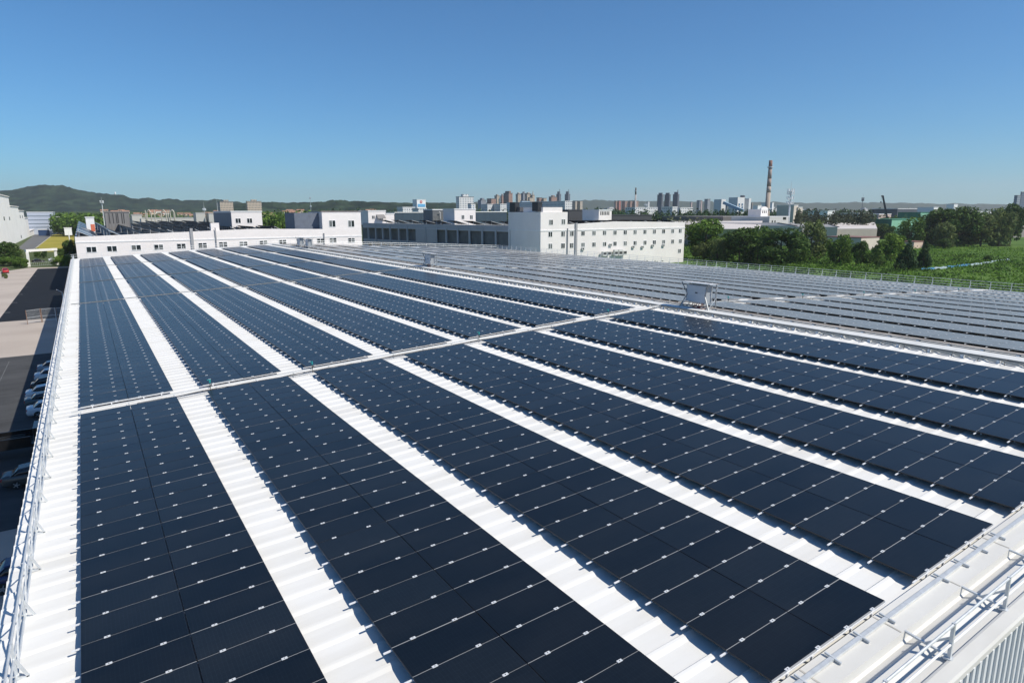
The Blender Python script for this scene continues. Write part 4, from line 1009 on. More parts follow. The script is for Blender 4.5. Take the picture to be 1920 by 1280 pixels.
for a in (("bright green bush heap before the low gabled warehouse", 1600, 427, 447, 60, "bush", G_LIGHT), ("bright green tree before the pale warehouse roof", 1624, 418, 447, 50, "round", G_LIGHT), ("dark tree behind the bright green bushes", 1657, 420, 448, 40, "round", G_DARK),
    ("dark pointed tree in front of the gabled warehouse", 1433, 413, 440, 24, "conic", G_DARK), ("young tree beside the far gable end", 1552, 429, 446, 18, "conic", G_MID), ("tree in front of the white arched house", 1434, 397, 428, 20, "round", G_DARK), ("bright shrub by the grey workshop", 1464, 414, 428, 22, "bush", G_LIGHT)):
    tree(*a, "trees among the warehouses")
tree("single dark bush alone in the meadow", 1852, 478, 490, 15, "bush", G_DARK, None)
GL = "shrubs round the yard gateway"
for a in (("large dark shrub left of the white gateway", 13, 455, 492, 42, "round", G_DARK), ("dense hedge below the large dark shrub", 22, 480, 498, 52, "bush", G_MID), ("low hedge touching the gateway post", 40, 482, 502, 26, "bush", G_MID), ("shrub between the hedge and the white factory", 36, 463, 486, 14, "bush", G_OLIVE),
    ("dark tall shrub against the building corner", 132, 450, 482, 24, "round", G_DARK), ("round dark shrub beside the lawn pole", 115, 464, 484, 14, "bush", G_DARK), ("green bushes between the gateway and the building", 114, 478, 499, 26, "bush", G_LIGHT), ("bushes close to the eave below the building corner", 131, 476, 499, 14, "bush", G_MID),
    ("small tree seen through the gateway", 72, 466, 484, 12, "round", G_MID), ("second small tree seen through the gateway", 84, 468, 484, 10, "round", G_DARK), ("sapling in the dirt beside the red car", 9, 511, 522, 10, "bush", G_OLIVE)):
    tree(*a, GL)

def belt(name, label, px0, px1, d0, d1, yt0, yt1, n, tone, csz=1.0, ncard=90, wid=5.0, kindr=.5):
    """a far wood that reads as one mass: crowns in several ranks between depths d0 and d1"""
    Ps, Ns, Ss = [], [], []
    for _ in range(n):
        px = rng.uniform(px0, px1); d = rng.uniform(d0, d1); f = (px - px0) / (px1 - px0)
        B = at_d(px, 400, d); h = (at_d(px, yt0 + (yt1 - yt0) * f, (d0 + d1) / 2)[2] - GZ) * rng.uniform(.78, 1.06)
        P = rng.normal(size=(ncard, 3)); P /= np.linalg.norm(P, axis=1, keepdims=True); U = P.copy(); P *= rng.uniform(.5, 1.0, (ncard, 1))
        w0 = wid * rng.uniform(.7, 1.3); P *= np.array([w0 / 2, w0 / 2, h * .46]); P += np.array([B[0], B[1], GZ + h * .54])
        Ps.append(P); Ns.append(U + rng.normal(size=(ncard, 3)) * .5); Ss.append(rng.uniform(.6, 1.4, ncard) * csz)
    V = cards(np.concatenate(Ps), np.concatenate(Ns), np.concatenate(Ss), .7)
    o = bpy.data.objects.new(name, quads_mesh(name, V, leaf_mat(*tone))); col.objects.link(o)
    return tag(o, label, "wood", None, "stuff")
belt("wood", "dark poplar wood behind the window front and the sheds", 1075, 1435, 520, 620, 393.5, 392, 300, G_BLUE, 1.0)
belt("wood", "bare stemmed plantation behind the pale warehouse roofs", 1490, 1640, 430, 500, 391, 394, 130, ("plantation leaves", (0.045, 0.062, 0.042)), .8, 80, 4)
belt("wood", "mixed wood behind the white office building roof", 488, 600, 380, 470, 394, 396, 120, G_MID, .9, 110, 6)
belt("wood", "wood at the hill foot beyond the banded hall", 96, 190, 560, 680, 397, 400, 120, G_MID, 1.2, 90, 8)
belt("wood", "trees in front of the red roofed houses", 180, 620, 720, 880, 400, 400, 150, G_MID, 1.4, 60, 8)
belt("wood", "dark green belt in front of the city", 600, 1230, 900, 1300, 391, 391, 420, G_BLUE, 2.0, 50, 12)
belt("wood", "wood behind the chimney and the telecom mast", 1430, 1920, 800, 1100, 392, 391, 330, G_BLUE, 2.0, 50, 12)
belt("wood", "low trees behind the netted building site", 1600, 1920, 520, 640, 402, 398, 110, G_DARK, 1.0, 70, 7)
belt("shrubbery", "silvery shrubs behind the pale warehouse roof", 1225, 1340, 380, 420, 408, 408, 60, ("silvery leaves", (0.11, 0.135, 0.085)), .7, 90, 5)
# meadow
sheet("meadow", [(119, -140), (620, -140), (620, 330), (330, 420), (160, 180), (119, 140)], mat("meadow soil and grass", (0.050, 0.105, 0.018), 0.95, 0, 0, 0.035, 0.1, c2=(0.105, 0.175, 0.035), detail=9), 0.004)
def tufts(name, label, n, x0, x1, y0, y1, tone, s0, s1, zmax, clump):
    c = np.stack([rng.uniform(x0, x1, n // 25), rng.uniform(y0, y1, n // 25)], 1); hh = rng.uniform(.25, 1, len(c)) ** 2
    i = rng.integers(0, len(c), n); P = np.zeros((n, 3)); P[:, :2] = c[i] + rng.normal(size=(n, 2)) * clump; P[:, 2] = GZ + rng.uniform(.1, 1, n) * zmax * hh[i]
    k = (P[:, 0] > 119.5) & ~((P[:, 0] < XR2 + 3) & (P[:, 1] > 130)); P = P[k]; n = len(P)
    Nn = rng.normal(size=(n, 3)); Nn[:, 2] = np.abs(Nn[:, 2]) * .8
    o = bpy.data.objects.new(name, quads_mesh(name, cards(P, Nn, rng.uniform(s0, s1, n), .55), leaf_mat(*tone))); col.objects.link(o)
    return tag(o, label, "grass", None, "stuff")
tufts("meadow_grass", "tall bright green weeds covering the meadow", 110000, 120, 420, -90, 300, ("meadow leaves", (0.115, 0.225, 0.034)), .18, .5, 1.7, 2.2)
tufts("meadow_scrub", "darker scrub along the foot of the factory wall and across the meadow", 60000, 120, 330, -90, 280, ("scrub leaves", (0.055, 0.110, 0.026)), .2, .55, 2.3, 1.5)
tufts("meadow_scrub", "rank dark weeds close under the far eave railing", 40000, 120, 172, -90, 200, ("scrub leaves", (0.055, 0.110, 0.026)), .2, .6, 3.0, 2.4)
t = thing("tarpaulin_fence", "long low strip of blue and white tarpaulin lying across the meadow", "tarpaulin", on_z(1800, 498, GZ))
mb = MB(); pts = [on_z(x, y, GZ) for x, y in ((1728, 507), (1752, 505), (1775, 503), (1802, 499.5), (1838, 496.5), (1865, 491.5), (1893, 488))]
for i, (p, q) in enumerate(zip(pts, pts[1:])):
    n = 6
    for j in range(n):
        a = p + (q - p) * j / n; b = p + (q - p) * (j + 1) / n
        h0 = .62 + .12 * math.sin(i * 6 + j * 1.7); h1 = .62 + .12 * math.sin(i * 6 + j * 1.7 + 1.7); wv = np.array([.5, .5, 0])
        mb.hexa([a, b, b + wv, a + wv, a + (0, 0, h0), b + (0, 0, h1), b + wv + (0, 0, h1), a + wv + (0, 0, h0)], 0 if i in (0, 2) or (i == 3 and j < 3) else 1)
part("sheet", mb, [mat("blue tarpaulin", (0.10, 0.30, 0.55), 0.5), mat("pale blue tarpaulin", (0.50, 0.60, 0.68), 0.5)], t)

# ------------------------------------------------------------------ warehouses beyond the trees
cream = mat("cream warehouse wall", (0.62, 0.54, 0.46), 0.85, 0, 0.05, 0.3); pinkroof = mat("pale pink sheet roof", (0.62, 0.56, 0.52), 0.6, 0, 0.08, 0.06, stretch=(.3, 1, 1)); redtrim = mat("brown roof trim", (0.22, 0.11, 0.09), 0.7)
def gable(name, label, A_, B_, along, L, h, rise, wallm, roofm, group=None, win=0):
    """gabled hall: gable end from A_ to B_ (ground points), running `along` (unit vector) for L"""
    A_, B_, D = np.array(A_[:2]), np.array(B_[:2]), np.array(along); Mid = (A_ + B_) / 2
    t = thing(name, label, "warehouse", (*((A_ + B_) / 2 + D * L / 2), GZ), group)
    z0, z1 = GZ + h, GZ + h + rise; mb = MB()
    P = lambda q, z: (q[0], q[1], z)
    mb.poly([P(A_, GZ), P(B_, GZ), P(B_, z0), P(Mid, z1), P(A_, z0)])
    for q0, q1 in ((A_, A_ + D * L), (B_ + D * L, B_)): mb.poly([P(q1, GZ), P(q0, GZ), P(q0, z0), P(q1, z0)])
    E_, F_, M2 = A_ + D * L, B_ + D * L, Mid + D * L
    mb.poly([P(F_, GZ), P(E_, GZ), P(E_, z0), P(M2, z1), P(F_, z0)])
    part("wall", mb, wallm, t)
    o_ = -D * .5; dz = .12; mb = MB(); side = (B_ - A_) / np.linalg.norm(B_ - A_) * .5
    for q, sg in ((A_, -1), (B_, 1)):
        e = q + side * sg; ez = z0 - rise * .5 / max(.5, np.linalg.norm(B_ - A_) / 2)
        a0, a1, b0, b1 = e + o_, e + D * L, Mid + o_, Mid + D * L
        mb.hexa([P(a0, ez + .02), P(b0, z1 + .02), P(b1, z1 + .02), P(a1, ez + .02), P(a0, ez + .25), P(b0, z1 + .25), P(b1, z1 + .25), P(a1, ez + .25)])
    part("roof", mb, roofm, t)
    mb = MB()
    for q, sg in ((A_, -1), (B_, 1)): mb.bar(P(q + side * sg + o_ * 1.1, z0 + .05), P(Mid + o_ * 1.1, z1 + .15), .3, .45)
    part("verge", mb, redtrim, t)
    for i in range(win):
        q = A_ + (B_ - A_) * (.60 + .16 * i); q2 = q + (B_ - A_) * .06; w_ = MB(); w_.hexa([P(q - D * .05, GZ + h * .35), P(q2 - D * .05, GZ + h * .35), P(q2 - D * .005, GZ + h * .35), P(q - D * .005, GZ + h * .35), P(q - D * .05, GZ + h * .8), P(q2 - D * .05, GZ + h * .8), P(q2 - D * .005, GZ + h * .8), P(q - D * .005, GZ + h * .8)]); part("window", w_, paneg, t)
    return t
hw = lambda px, py, d: at_d(px, py, d)
p = hw(1424, 430, 385); q = hw(1491, 433, 372)
gable("warehouse", "cream gabled warehouse with two dark windows behind the very wide dark tree", p, q, (-.35, .94), 60, hw(1490, 424, 372)[2] - GZ, 1.6, cream, pinkroof, None, 2)
p = hw(1535, 430, 400); q = hw(1570, 431, 392)
gable("warehouse", "cream gabled warehouse with one dark window behind the bright bushes", p, q, (-.35, .94), 55, hw(1570, 426, 392)[2] - GZ, 1.5, cream, pinkroof, None, 1)
def slope_hall(label, e0, e1, ye0, ye1, de, r0, r1, yr0, yr1, dr, wallm, roofm, group=None):
    """hall whose near roof slope faces the factory: eave from e0 to e1, ridge from r0 to r1"""
    a, b = at_d(e0, ye0, de), at_d(e1, ye1, de); c, d_ = at_d(r1, yr1, dr), at_d(r0, yr0, dr)
    b[2] = a[2]; c[2] = d_[2]; back = (d_ - a) * (1, 1, 0); e, f = c + back, d_ + back; e[2] = b[2]; f[2] = a[2]
    t = thing("warehouse", label, "warehouse", (*((a + c) / 2)[:2], GZ), group); dn = np.array([0, 0, .25])
    mb = MB(); mb.hexa([a - dn, b - dn, c - dn, d_ - dn, a, b, c, d_]); mb.hexa([d_ - dn, c - dn, e - dn, f - dn, d_, c, e, f]); part("roof", mb, roofm, t)
    g = lambda q: np.array([q[0], q[1], GZ]); mb = MB(); k = dn * 1.05
    mb.poly([g(a), g(b), b - k, a - k]); mb.poly([g(b), g(e), e - k, c - k, b - k]); mb.poly([g(f), g(a), a - k, d_ - k, f - k]); mb.poly([g(e), g(f), f - k, e - k]); part("wall", mb, wallm, t); return t
slope_hall("long pale roofed warehouse with a green wall beside the window front", 1336, 1424, 429, 430, 352, 1288, 1430, 414.5, 413, 420, mat("green sheet wall", (0.06, 0.11, 0.06), 0.7), pinkroof)
slope_hall("pale roofed warehouse stretching between the telecom mast and the netted site", 1505, 1645, 429, 429, 400, 1480, 1640, 417.5, 417.5, 460, cream, pinkroof)
slope_hall("pale flat roof close behind the window front corner", 1225, 1345, 420, 420, 385, 1215, 1345, 415, 415, 410, cream, pinkroof)
block("shed", "dark grey long shed with a pale end behind the pale roofs", "shed", 1320, 1356, 1427, 407, 470, mat("dark grey sheet", (0.10, 0.095, 0.09), 0.7), L=60, roofm=mat("grey brown roof", (0.24, 0.22, 0.21), 0.8))
block("shed", "grey walled shed with a lit cream end in the tree line", "shed", 1549, 1615, 1649, 446.5, 330, cream, roofm=redtrim)
block("shed", "small pink hut half hidden behind the poplars", "shed", 1712, 1714, 1731, 454, 345, mat("pink render", (0.60, 0.46, 0.38), 0.85), L=6, roofm=redtrim)
t, X, X2, Y, Y2, zt = block("workshop", "grey workshop with a white parapet beside the telecom mast", "building", 1441, 1443, 1479, 407, 420, mat("pale grey render", (0.50, 0.50, 0.48), 0.8), L=30)
mb = MB()
for px, py, wd_ in ((1448, 416, 1.2), (1453, 416, 1.2), (1471, 409.5, 3.5)): P = on_Y(px, py, Y); mb.box(P[0] - wd_ / 2, P[0] + wd_ / 2, Y - .06, Y - .01, P[2] - .9, P[2] + .9)
part("window", mb, paneg, t)
t, X, X2, Y, Y2, zt = block("arched_house", "white house with a rounded top at the foot of the tall chimney", "building", 1425, 1427, 1440, 393.5, 425, plaster, L=10)
mb = MB(); c = ((X + X2) / 2, zt + .3); r = (X2 - X) / 2
for k in range(10):
    a0, a1 = math.pi * k / 10, math.pi * (k + 1) / 10
    mb.hexa([(c[0] + r * math.cos(a0), Y, c[1] - .05), (c[0] + r * math.cos(a1), Y, c[1] - .05), (c[0] + r * math.cos(a1), Y + 1, c[1] - .05), (c[0] + r * math.cos(a0), Y + 1, c[1] - .05), (c[0] + r * math.cos(a0), Y, c[1] + r * .5 * math.sin(a0)), (c[0] + r * math.cos(a1), Y, c[1] + r * .5 * math.sin(a1)), (c[0] + r * math.cos(a1), Y + 1, c[1] + r * .5 * math.sin(a1)), (c[0] + r * math.cos(a0), Y + 1, c[1] + r * .5 * math.sin(a0))])
part("arch", mb, plaster, t)
mb = MB()
for q in (.25, .5, .75): mb.box(X + (X2 - X) * q - .4, X + (X2 - X) * q + .4, Y - .06, Y - .01, zt - 2.2, zt - .6)
part("window", mb, paneg, t)

# ------------------------------------------------------------------ chimney, masts, crane, power station
def brick_chimney(name, label, px, ytop, pb, yb, wtop, wbot, d, bands, cat="chimney"):
    T = at_d(px, ytop, d); Bq = (T[0], T[1]); zb = GZ; H = T[2] - zb
    t = thing(name, label, cat, (T[0], T[1], zb)); k = d / F_PX; r1, r0 = wtop * k / 2, wbot * k / 2
    for f0, f1, m in bands:
        mb = MB(); mb.tube((*Bq, zb + H * f0), (*Bq, zb + H * f1), r0 + (r1 - r0) * f0, r0 + (r1 - r0) * f1, 20); part("shaft", mb, m, t, True)
    for f in (.36, .905):
        mb = MB(); mb.tube((*Bq, zb + H * f), (*Bq, zb + H * f + .8), r0 + (r1 - r0) * f + .9, None, 20); part("gallery", mb, galv, t)
    return t
conc = mat("weathered concrete", (0.40, 0.335, 0.28), 0.9, 0, 0.15, 0.1, stretch=(1, 1, .15)); rb = mat("faded red band", (0.25, 0.145, 0.12), 0.9, 0, 0.2, 0.15); wb = mat("faded white band", (0.42, 0.38, 0.36), 0.9, 0, 0.15, 0.15); dkc = mat("sooty band", (0.10, 0.075, 0.07), 0.9)
brick_chimney("factory_chimney", "tall tapering concrete chimney with faded red and white bands", 1445.3, 300.8, 1442.5, 401, 6.2, 10.6, 520, ((0, .58, conc), (.58, .66, mat("faded pale band", (0.40, 0.335, 0.29), 0.9)), (.66, .76, mat("dull red band", (0.33, 0.265, 0.23), 0.9, 0, .15, .2)), (.76, .905, mat("mauve grey band", (0.355, 0.29, 0.255), 0.9, 0, .15, .2)), (.905, 1, rb)))
brick_chimney("factory_chimney", "slim far chimney with a dark top near the dark towers", 1192.3, 352, 1191, 398, 2.6, 4.0, 900, ((0, .82, wb), (.82, 1, dkc)))
def mast(label, px, ytop, d, r=.35, plat=(), m=None, ring=False):
    T = at_d(px, ytop, d); t = thing("telecom_mast", label, "mast", (T[0], T[1], GZ)); H = T[2] - GZ; m = m or mat("white mast paint", (0.62, 0.64, 0.65), 0.5)
    mb = MB(); mb.tube((T[0], T[1], GZ), (T[0], T[1], GZ + H * .86), r, r * .55, 10); mb.tube((T[0], T[1], GZ + H * .86), (T[0], T[1], T[2]), r * .22, r * .12, 6); part("pole", mb, m, t)
    for f in plat:
        z = GZ + H * f; mb = MB(); mb.tube((T[0], T[1], z), (T[0], T[1], z + .25), r * 2.6, None, 10)
        for k in range(6):
            a = k * math.pi / 3; x, y = T[0] + math.cos(a) * r * 2.8, T[1] + math.sin(a) * r * 2.8; mb.box(x - .18, x + .18, y - .18, y + .18, z + .2, z + 2.0)
        part("antenna", mb, m, t)
    return t
mast("white telecom mast with stacked antennas beside the tall chimney", 1484.5, 340, 430, .75, (.62, .70, .78, .83))
mast("slender white mast between the slim chimney and the dark towers", 1211, 374.5, 700, .6, (.8,))
mast("dark pole with a round top platform left of the crane", 1619, 363, 640, .35, (.80, .845), mat("dark steel mast", (0.16, 0.17, 0.19), 0.6))
mast("white mast rising behind the grey plant room", 189.5, 369.5, 460, .38, (.86,))
mast("thin white mast in front of the wooded hill by the red roofs", 381.5, 379, 560, .45, (.75,))
mast("thin mast touching the flats under construction", 406, 372, 760, .35)
mast("faint tall mast over the wood near the end tower", 581, 363, 800, .3, (.62, .85), mat("pale steel mast", (0.45, 0.5, 0.54), 0.6))
T = on_z(1670, 412, GZ); dC = 560; B0 = at_d(1671, 412, dC); T0 = at_d(1655.2, 367, dC)
t = thing("crane", "dark mobile crane boom leaning over the netted building site", "crane", (B0[0], B0[1], GZ))
mb = MB(); mb.bar((B0[0], B0[1], GZ + 2), T0, 1.5, 1.5); part("boom", mb, mat("dark crane steel", (0.03, 0.035, 0.045), 0.5), t)
mb = MB(); mb.bar(T0, (T0[0] - 2, T0[1], T0[2] - .4), .8); mb.tube((T0[0] - 1.9, T0[1], T0[2]), (T0[0] - 1.9, T0[1], T0[2] - 5), .08); mb.box(T0[0] - 2.3, T0[0] - 1.5, T0[1] - .4, T0[1] + .4, T0[2] - 6, T0[2] - 5); part("hook", mb, mat("dark crane steel", (0.03, 0.035, 0.045), 0.5), t)
mb = MB(); mb.box(B0[0] - 4, B0[0] + 4, B0[1] - 1.5, B0[1] + 1.5, GZ + .6, GZ + 3.2); part("carrier", mb, mat("yellow crane paint", (0.5, 0.3, 0.04), 0.5), t)
psh = mat("grey blue sheet", (0.25, 0.28, 0.32), 0.6, 0, 0.08, .1); psl = mat("white sheet wall", (0.66, 0.66, 0.65), 0.6)
ps = thing("power_station", "white and grey power station with a slanting conveyor left of the chimney", "building", at_d(1385, 398, 640) * (1, 1, 0) + (0, 0, GZ))
def psbox(nm, x0, xc, x1, yt, d, m, m2=None):
    K = at_d(xc, yt, d); X2 = on_Y(x1, yt, K[1])[0]; Y2 = on_X(x0, yt, K[0])[1] if x0 < xc - .3 else K[1] + 20
    mb = MB(); mb.box(K[0], X2, K[1], min(Y2, K[1] + 120), GZ, K[2]); o = part(nm, mb, m, ps); return K, X2
psbox("boiler_hall", 1339, 1353, 1361, 373.7, 660, psl); K, X2 = psbox("boiler_hall", 1366.7, 1383.6, 1396.5, 370, 640, psl)
psbox("boiler_hall", 1396, 1404.6, 1408.6, 372, 650, psl)
mb = MB()
for i in range(2):
    for j in range(2): P = on_Y(1386 + i * 5.5, 383.5 + j * 5.5, K[1]); mb.box(P[0] - .9, P[0] + .9, K[1] - .3, K[1] - .02, P[2] - 1, P[2] + 1)
part("window", mb, mat("blue window", (0.08, 0.16, 0.26), 0.3), ps)
a = at_d(1357, 380, 628); b = at_d(1394, 395.5, 612)
mb = MB(); mb.bar(a, b, 2.6, 2.6); part("conveyor", mb, mat("pale blue sheet", (0.30, 0.42, 0.52), 0.5), ps)
mb = MB()
for f in (.15, .5, .8): q = a + (b - a) * f; mb.bar((q[0], q[1], GZ), q, .8)
part("conveyor_leg", mb, psh, ps)
P = at_d(1392.5, 366.5, 655); mb = MB(); mb.tube((P[0], P[1], P[2] - 4), P, 2.4, None, 14); part("tank", mb, mat("dark tank", (0.10, 0.11, 0.13), 0.6), ps)
P = at_d(1410, 380, 630); mb = MB(); mb.tube((P[0], P[1], GZ), P, .8, .7, 10); part("flue", mb, conc, ps)

# ------------------------------------------------------------------ the city
def tower(label, x0, xc, x1, yt, d, wall, win, crown=0, cat="tower block", name="tower_block", group=None, pz=3.1, ph=4.0):
    m = grid_mat(f"facade {wall} {win} {pz}", wall, win, pz, ph)
    t, X, X2, Y, Y2, zt = block(name, label, cat, x0, xc, x1, yt, d, m, group=group, roofm=mat("grey flat roof", (0.16, 0.16, 0.155), 0.9))
    w_ = X2 - X
    if crown:
        mb = MB(); mb.box(X + w_ * .3, X + w_ * .7, Y + 2, Y2 - 2, zt + .2, zt + crown)
        if crown > 5: mb.bar((X + w_ * .35, Y + 3, zt + crown), (X + w_ * .35, Y + 3, zt + crown * 1.8), .6); mb.bar((X + w_ * .65, Y + 3, zt + crown), (X + w_ * .65, Y + 3, zt + crown * 1.8), .6)
        part("roof_house", mb, m, t)
    return t
BR, BRW = (0.36, 0.22, 0.17), (0.10, 0.08, 0.08); BE, BEW = (0.50, 0.42, 0.33), (0.13, 0.11, 0.10); WH, WHW = (0.66, 0.66, 0.65), (0.16, 0.19, 0.23); GY2, GYW = (0.26, 0.28, 0.31), (0.07, 0.08, 0.10); DK, DKW = (0.13, 0.145, 0.18), (0.05, 0.06, 0.075); BL, BLW = (0.42, 0.53, 0.66), (0.12, 0.22, 0.36)
GCT = "apartment towers of the distant city"
for a in (
    ("white hotel like block with tall window bays, outermost of the city", 855, 861, 888, 369.5, 900, WH, WHW, 4),
    ("white annex with a blue side below the white hotel block", 877, 883, 891.5, 382, 880, WH, (0.10, 0.2, 0.35), 0),
    ("small blue grey flats behind the white hotel block", 896, 902, 912, 375.5, 1500, GY2, WHW, 5),
    ("red brown stepped flats beside the beige tower", 913, 921, 930, 372.8, 1500, BR, BRW, 0),
    ("beige narrow tower behind the red brown flats", 927, 931.5, 937, 367.5, 1700, BE, BEW, 4),
    ("slim brown tower touching the tallest brown slab", 938, 941, 945, 367.5, 1700, BR, BRW, 5),
    ("tallest brown slab tower of the city with a shaded side", 944, 954, 961, 362.5, 1400, BR, BRW, 5),
    ("grey sided tower first of the dense cluster", 967, 971, 977, 364.2, 1600, BE, BEW, 4),
    ("grey tower rising behind the blue and white flats", 977, 981, 987, 363, 1700, GY2, GYW, 5),
    ("broad beige tower in the centre of the dense cluster", 984, 988.5, 996.5, 364, 1600, BE, BEW, 4),
    ("beige end tower of the dense cluster", 996, 998.5, 1002.5, 366.3, 1600, BE, BEW, 6),
    ("low beige flats stepping down from the dense cluster", 990, 993, 999, 371, 1500, BE, BEW, 0),
    ("blue and white striped flats in front of the dense cluster", 975.5, 978.5, 994, 377, 1200, BL, BLW, 0),
    ("white flats with blue stripes beside the striped block", 994, 996, 1004.5, 379.5, 1180, WH, BLW, 0),
    ("dark brown tower beyond the dense cluster", 1006, 1011, 1016, 371, 1600, BR, BRW, 0),
    ("beige and brown tower beside the dark brown tower", 1016, 1019.5, 1025, 372, 1600, BE, BEW, 0),
    ("stepped brown tower below the twin dark towers", 1029, 1034, 1044.5, 369.5, 1500, BR, BEW, 4),
    ("dark twin tower with two spikes, nearer the brown cluster", 1043, 1048.5, 1052, 364.5, 2000, DK, DKW, 9),
    ("dark twin tower with two spikes above the red roofed school", 1059, 1065, 1069, 364.5, 2000, DK, DKW, 9),
    ("pale slab with a dark side right of the red roofed school", 1073, 1079, 1082, 377.2, 1500, BE, WHW, 0),
    ("second pale slab with a dark side right of the school", 1082, 1088, 1092.5, 377.2, 1500, BE, WHW, 0),
    ("small red brown tower left of the slim chimney", 1152, 1155, 1158, 377.3, 2200, BR, BRW, 0),
    ("red striped tower left of the slim chimney", 1158, 1161, 1164.5, 376.8, 2200, (0.45, 0.16, 0.13), BRW, 0),
    ("dull brown slab beside the red striped tower", 1166, 1172, 1177, 377.2, 2200, BR, BRW, 0),
    ("brown slab close to the slim chimney", 1178, 1182, 1186, 377.4, 2200, BR, BRW, 0),
    ("brown slab hidden behind the slim chimney", 1186, 1191, 1197, 377.0, 2200, BR, BRW, 0),
    ("small pale block behind the slender white mast", 1213, 1215, 1218, 378, 2000, WH, WHW, 0),
    ("dark slate tower, first of three identical looking towers", 1232.6, 1241, 1244.4, 365.6, 1500, DK, DKW, 5),
    ("dark slate tower, middle one of three", 1246, 1255, 1257.7, 365.6, 1500, DK, DKW, 5),
    ("dark slate tower, last of three beside the low city", 1261.8, 1271, 1274, 364.8, 1500, DK, DKW, 6),
    ("small pink tower beyond the dark slate trio", 1294, 1296, 1298, 379, 1800, (0.5, 0.36, 0.33), WHW, 0),
    ("grey slab tower left of the power station", 1306.5, 1312, 1314, 376.2, 1700, GY2, GYW, 0),
    ("broad grey slab tower beside the power station", 1321, 1327, 1332, 373.8, 1700, GY2, GYW, 0),
    ("pink narrow slab between two grey slabs", 1313, 1315, 1317, 376.5, 1800, (0.5, 0.36, 0.33), WHW, 0),
    ("glass sided tower at the picture edge, lower of the pair", 1902, 1908, 1914, 367, 900, (0.24, 0.28, 0.32), (0.06, 0.10, 0.13), 0),
    ("dark glass tower at the picture edge, taller of the pair", 1914, 1916, 1935, 360.5, 930, (0.10, 0.13, 0.18), (0.04, 0.06, 0.09), 0)):
    tower(*a, group=GCT)
t = tower("grey flats under construction with open floors by the wooded hill", 408, 412, 436.5, 378.5, 1000, BE, (0.10, 0.10, 0.10), 3, pz=3.6, ph=2.2)
t = tower("second concrete frame of flats beside the dark wood", 461, 463, 490, 378, 1000, BE, (0.10, 0.10, 0.10), 3, pz=3.6, ph=2.2)
GLB = "low blocks between the woods and the city"
def low(label, x0, xc, x1, yt, d, m=None, L=None): return block("low_block", label, "building", x0, xc, x1, yt, d, m or grid_mat("low block facade", WH, WHW, 3.4, 3.2), group=GLB, L=L or 18)
t, X, X2, Y, Y2, zt = low("white tower with a blue band and a red emblem beyond the wood", 781, 781.5, 798, 374.8, 900, whitep, 14)
mb = MB(); mb.box(X + 1.2, X2 - 1.0, Y - .3, Y - .01, zt - 9.6, zt - 5.6); part("blue_band", mb, mat("light blue panel", (0.13, 0.40, 0.66), 0.5), t)
P = on_Y(789.5, 378.6, Y); mb = MB(); mb.tube((P[0], Y - .3, P[2]), (P[0], Y - .01, P[2]), 1.9, None, 20); part("emblem", mb, mat("red emblem", (0.5, 0.06, 0.05), 0.5), t)
mb = MB(); mb.bar((P[0] - 1.1, Y - .36, P[2] - .5), (P[0] + .9, Y - .36, P[2] + .6), .14, .5); part("emblem_stroke", mb, whitep, t)
low("low white works beside the emblem tower", 754, 755, 778, 389, 850); low("small white hall in front of the emblem tower", 783, 784, 800, 391, 820)
low("long white school with rows of dark windows and a rounded front", 913, 914, 936, 383.5, 950); low("white arched hall next to the long white school", 936, 938, 950, 383, 940)
low("long grey slab with a red roof ending in a white front", 1011, 1059.5, 1073, 377.6, 900, L=150)
low("long white low block at the foot of the slim chimney", 1190, 1191, 1233, 389.5, 800); low("white small block before the dark slate trio", 1260, 1261, 1270, 388.5, 780); low("white low houses beyond the poplar wood", 1275, 1276, 1299, 390, 800)
low("cream stepped block behind the telecom mast", 1488, 1489, 1496.5, 385.5, 600, cream); low("lower cream wing of the stepped block", 1496, 1497, 1505, 389.3, 602, cream)
low("white box house above the bare plantation", 1551, 1552, 1565, 396.3, 560, whitep); low("white house with a shaded side left of the chimney foot", 1418, 1421, 1428, 386, 700, whitep)
low("pale block peeping out right of the tall chimney", 1447, 1448, 1451, 380.5, 900, whitep)
low("pink block behind the green netting", 1647, 1648, 1671, 402, 640, mat("pink facade", (0.55, 0.42, 0.38), 0.8)); low("grey shed left of the green netting", 1608, 1610, 1633, 400.5, 620, mat("grey sheet", (0.27, 0.29, 0.31), 0.6))
low("dark hall behind the green netting", 1671, 1683, 1744, 392, 760, mat("dark hall sheet", (0.07, 0.08, 0.095), 0.6), 30); low("white and blue block on the dark hall", 1743, 1751, 1759.5, 389.3, 755, whitep)
low("white tower far out on the plain", 1788, 1789, 1796, 383.5, 1700, whitep); low("white roofs beyond the meadow grove", 1812, 1814, 1860, 397, 800, whitep); low("low dark hall at the picture edge beyond the grove", 1899, 1900, 1935, 424, 480, mat("grey brown roof", (0.24, 0.22, 0.21), 0.8))
netm = mat("green building netting", (0.05, 0.20, 0.13), 0.8, 0, 0.25, .15, stretch=(1, 1, .2)); net2 = mat("pale green netting", (0.20, 0.42, 0.30), 0.8, 0, 0.2, .3, stretch=(1, 1, .1))
for lab, x0, xc, x1, yt, d in (("long building site wrapped in green netting under the crane", 1632, 1672, 1733, 412, 470), ("taller green netted block behind the crane boom", 1684, 1726, 1744, 399, 560)):
    t, X, X2, Y, Y2, zt = block("netted_site", lab, "building site", x0, xc, x1, yt, d, netm, L=None, roofm=netm)
    mb = MB(); mb.box(X - .1, X2, Y - .25, Y - .02, GZ, zt - .5); part("netting", mb, net2, t)
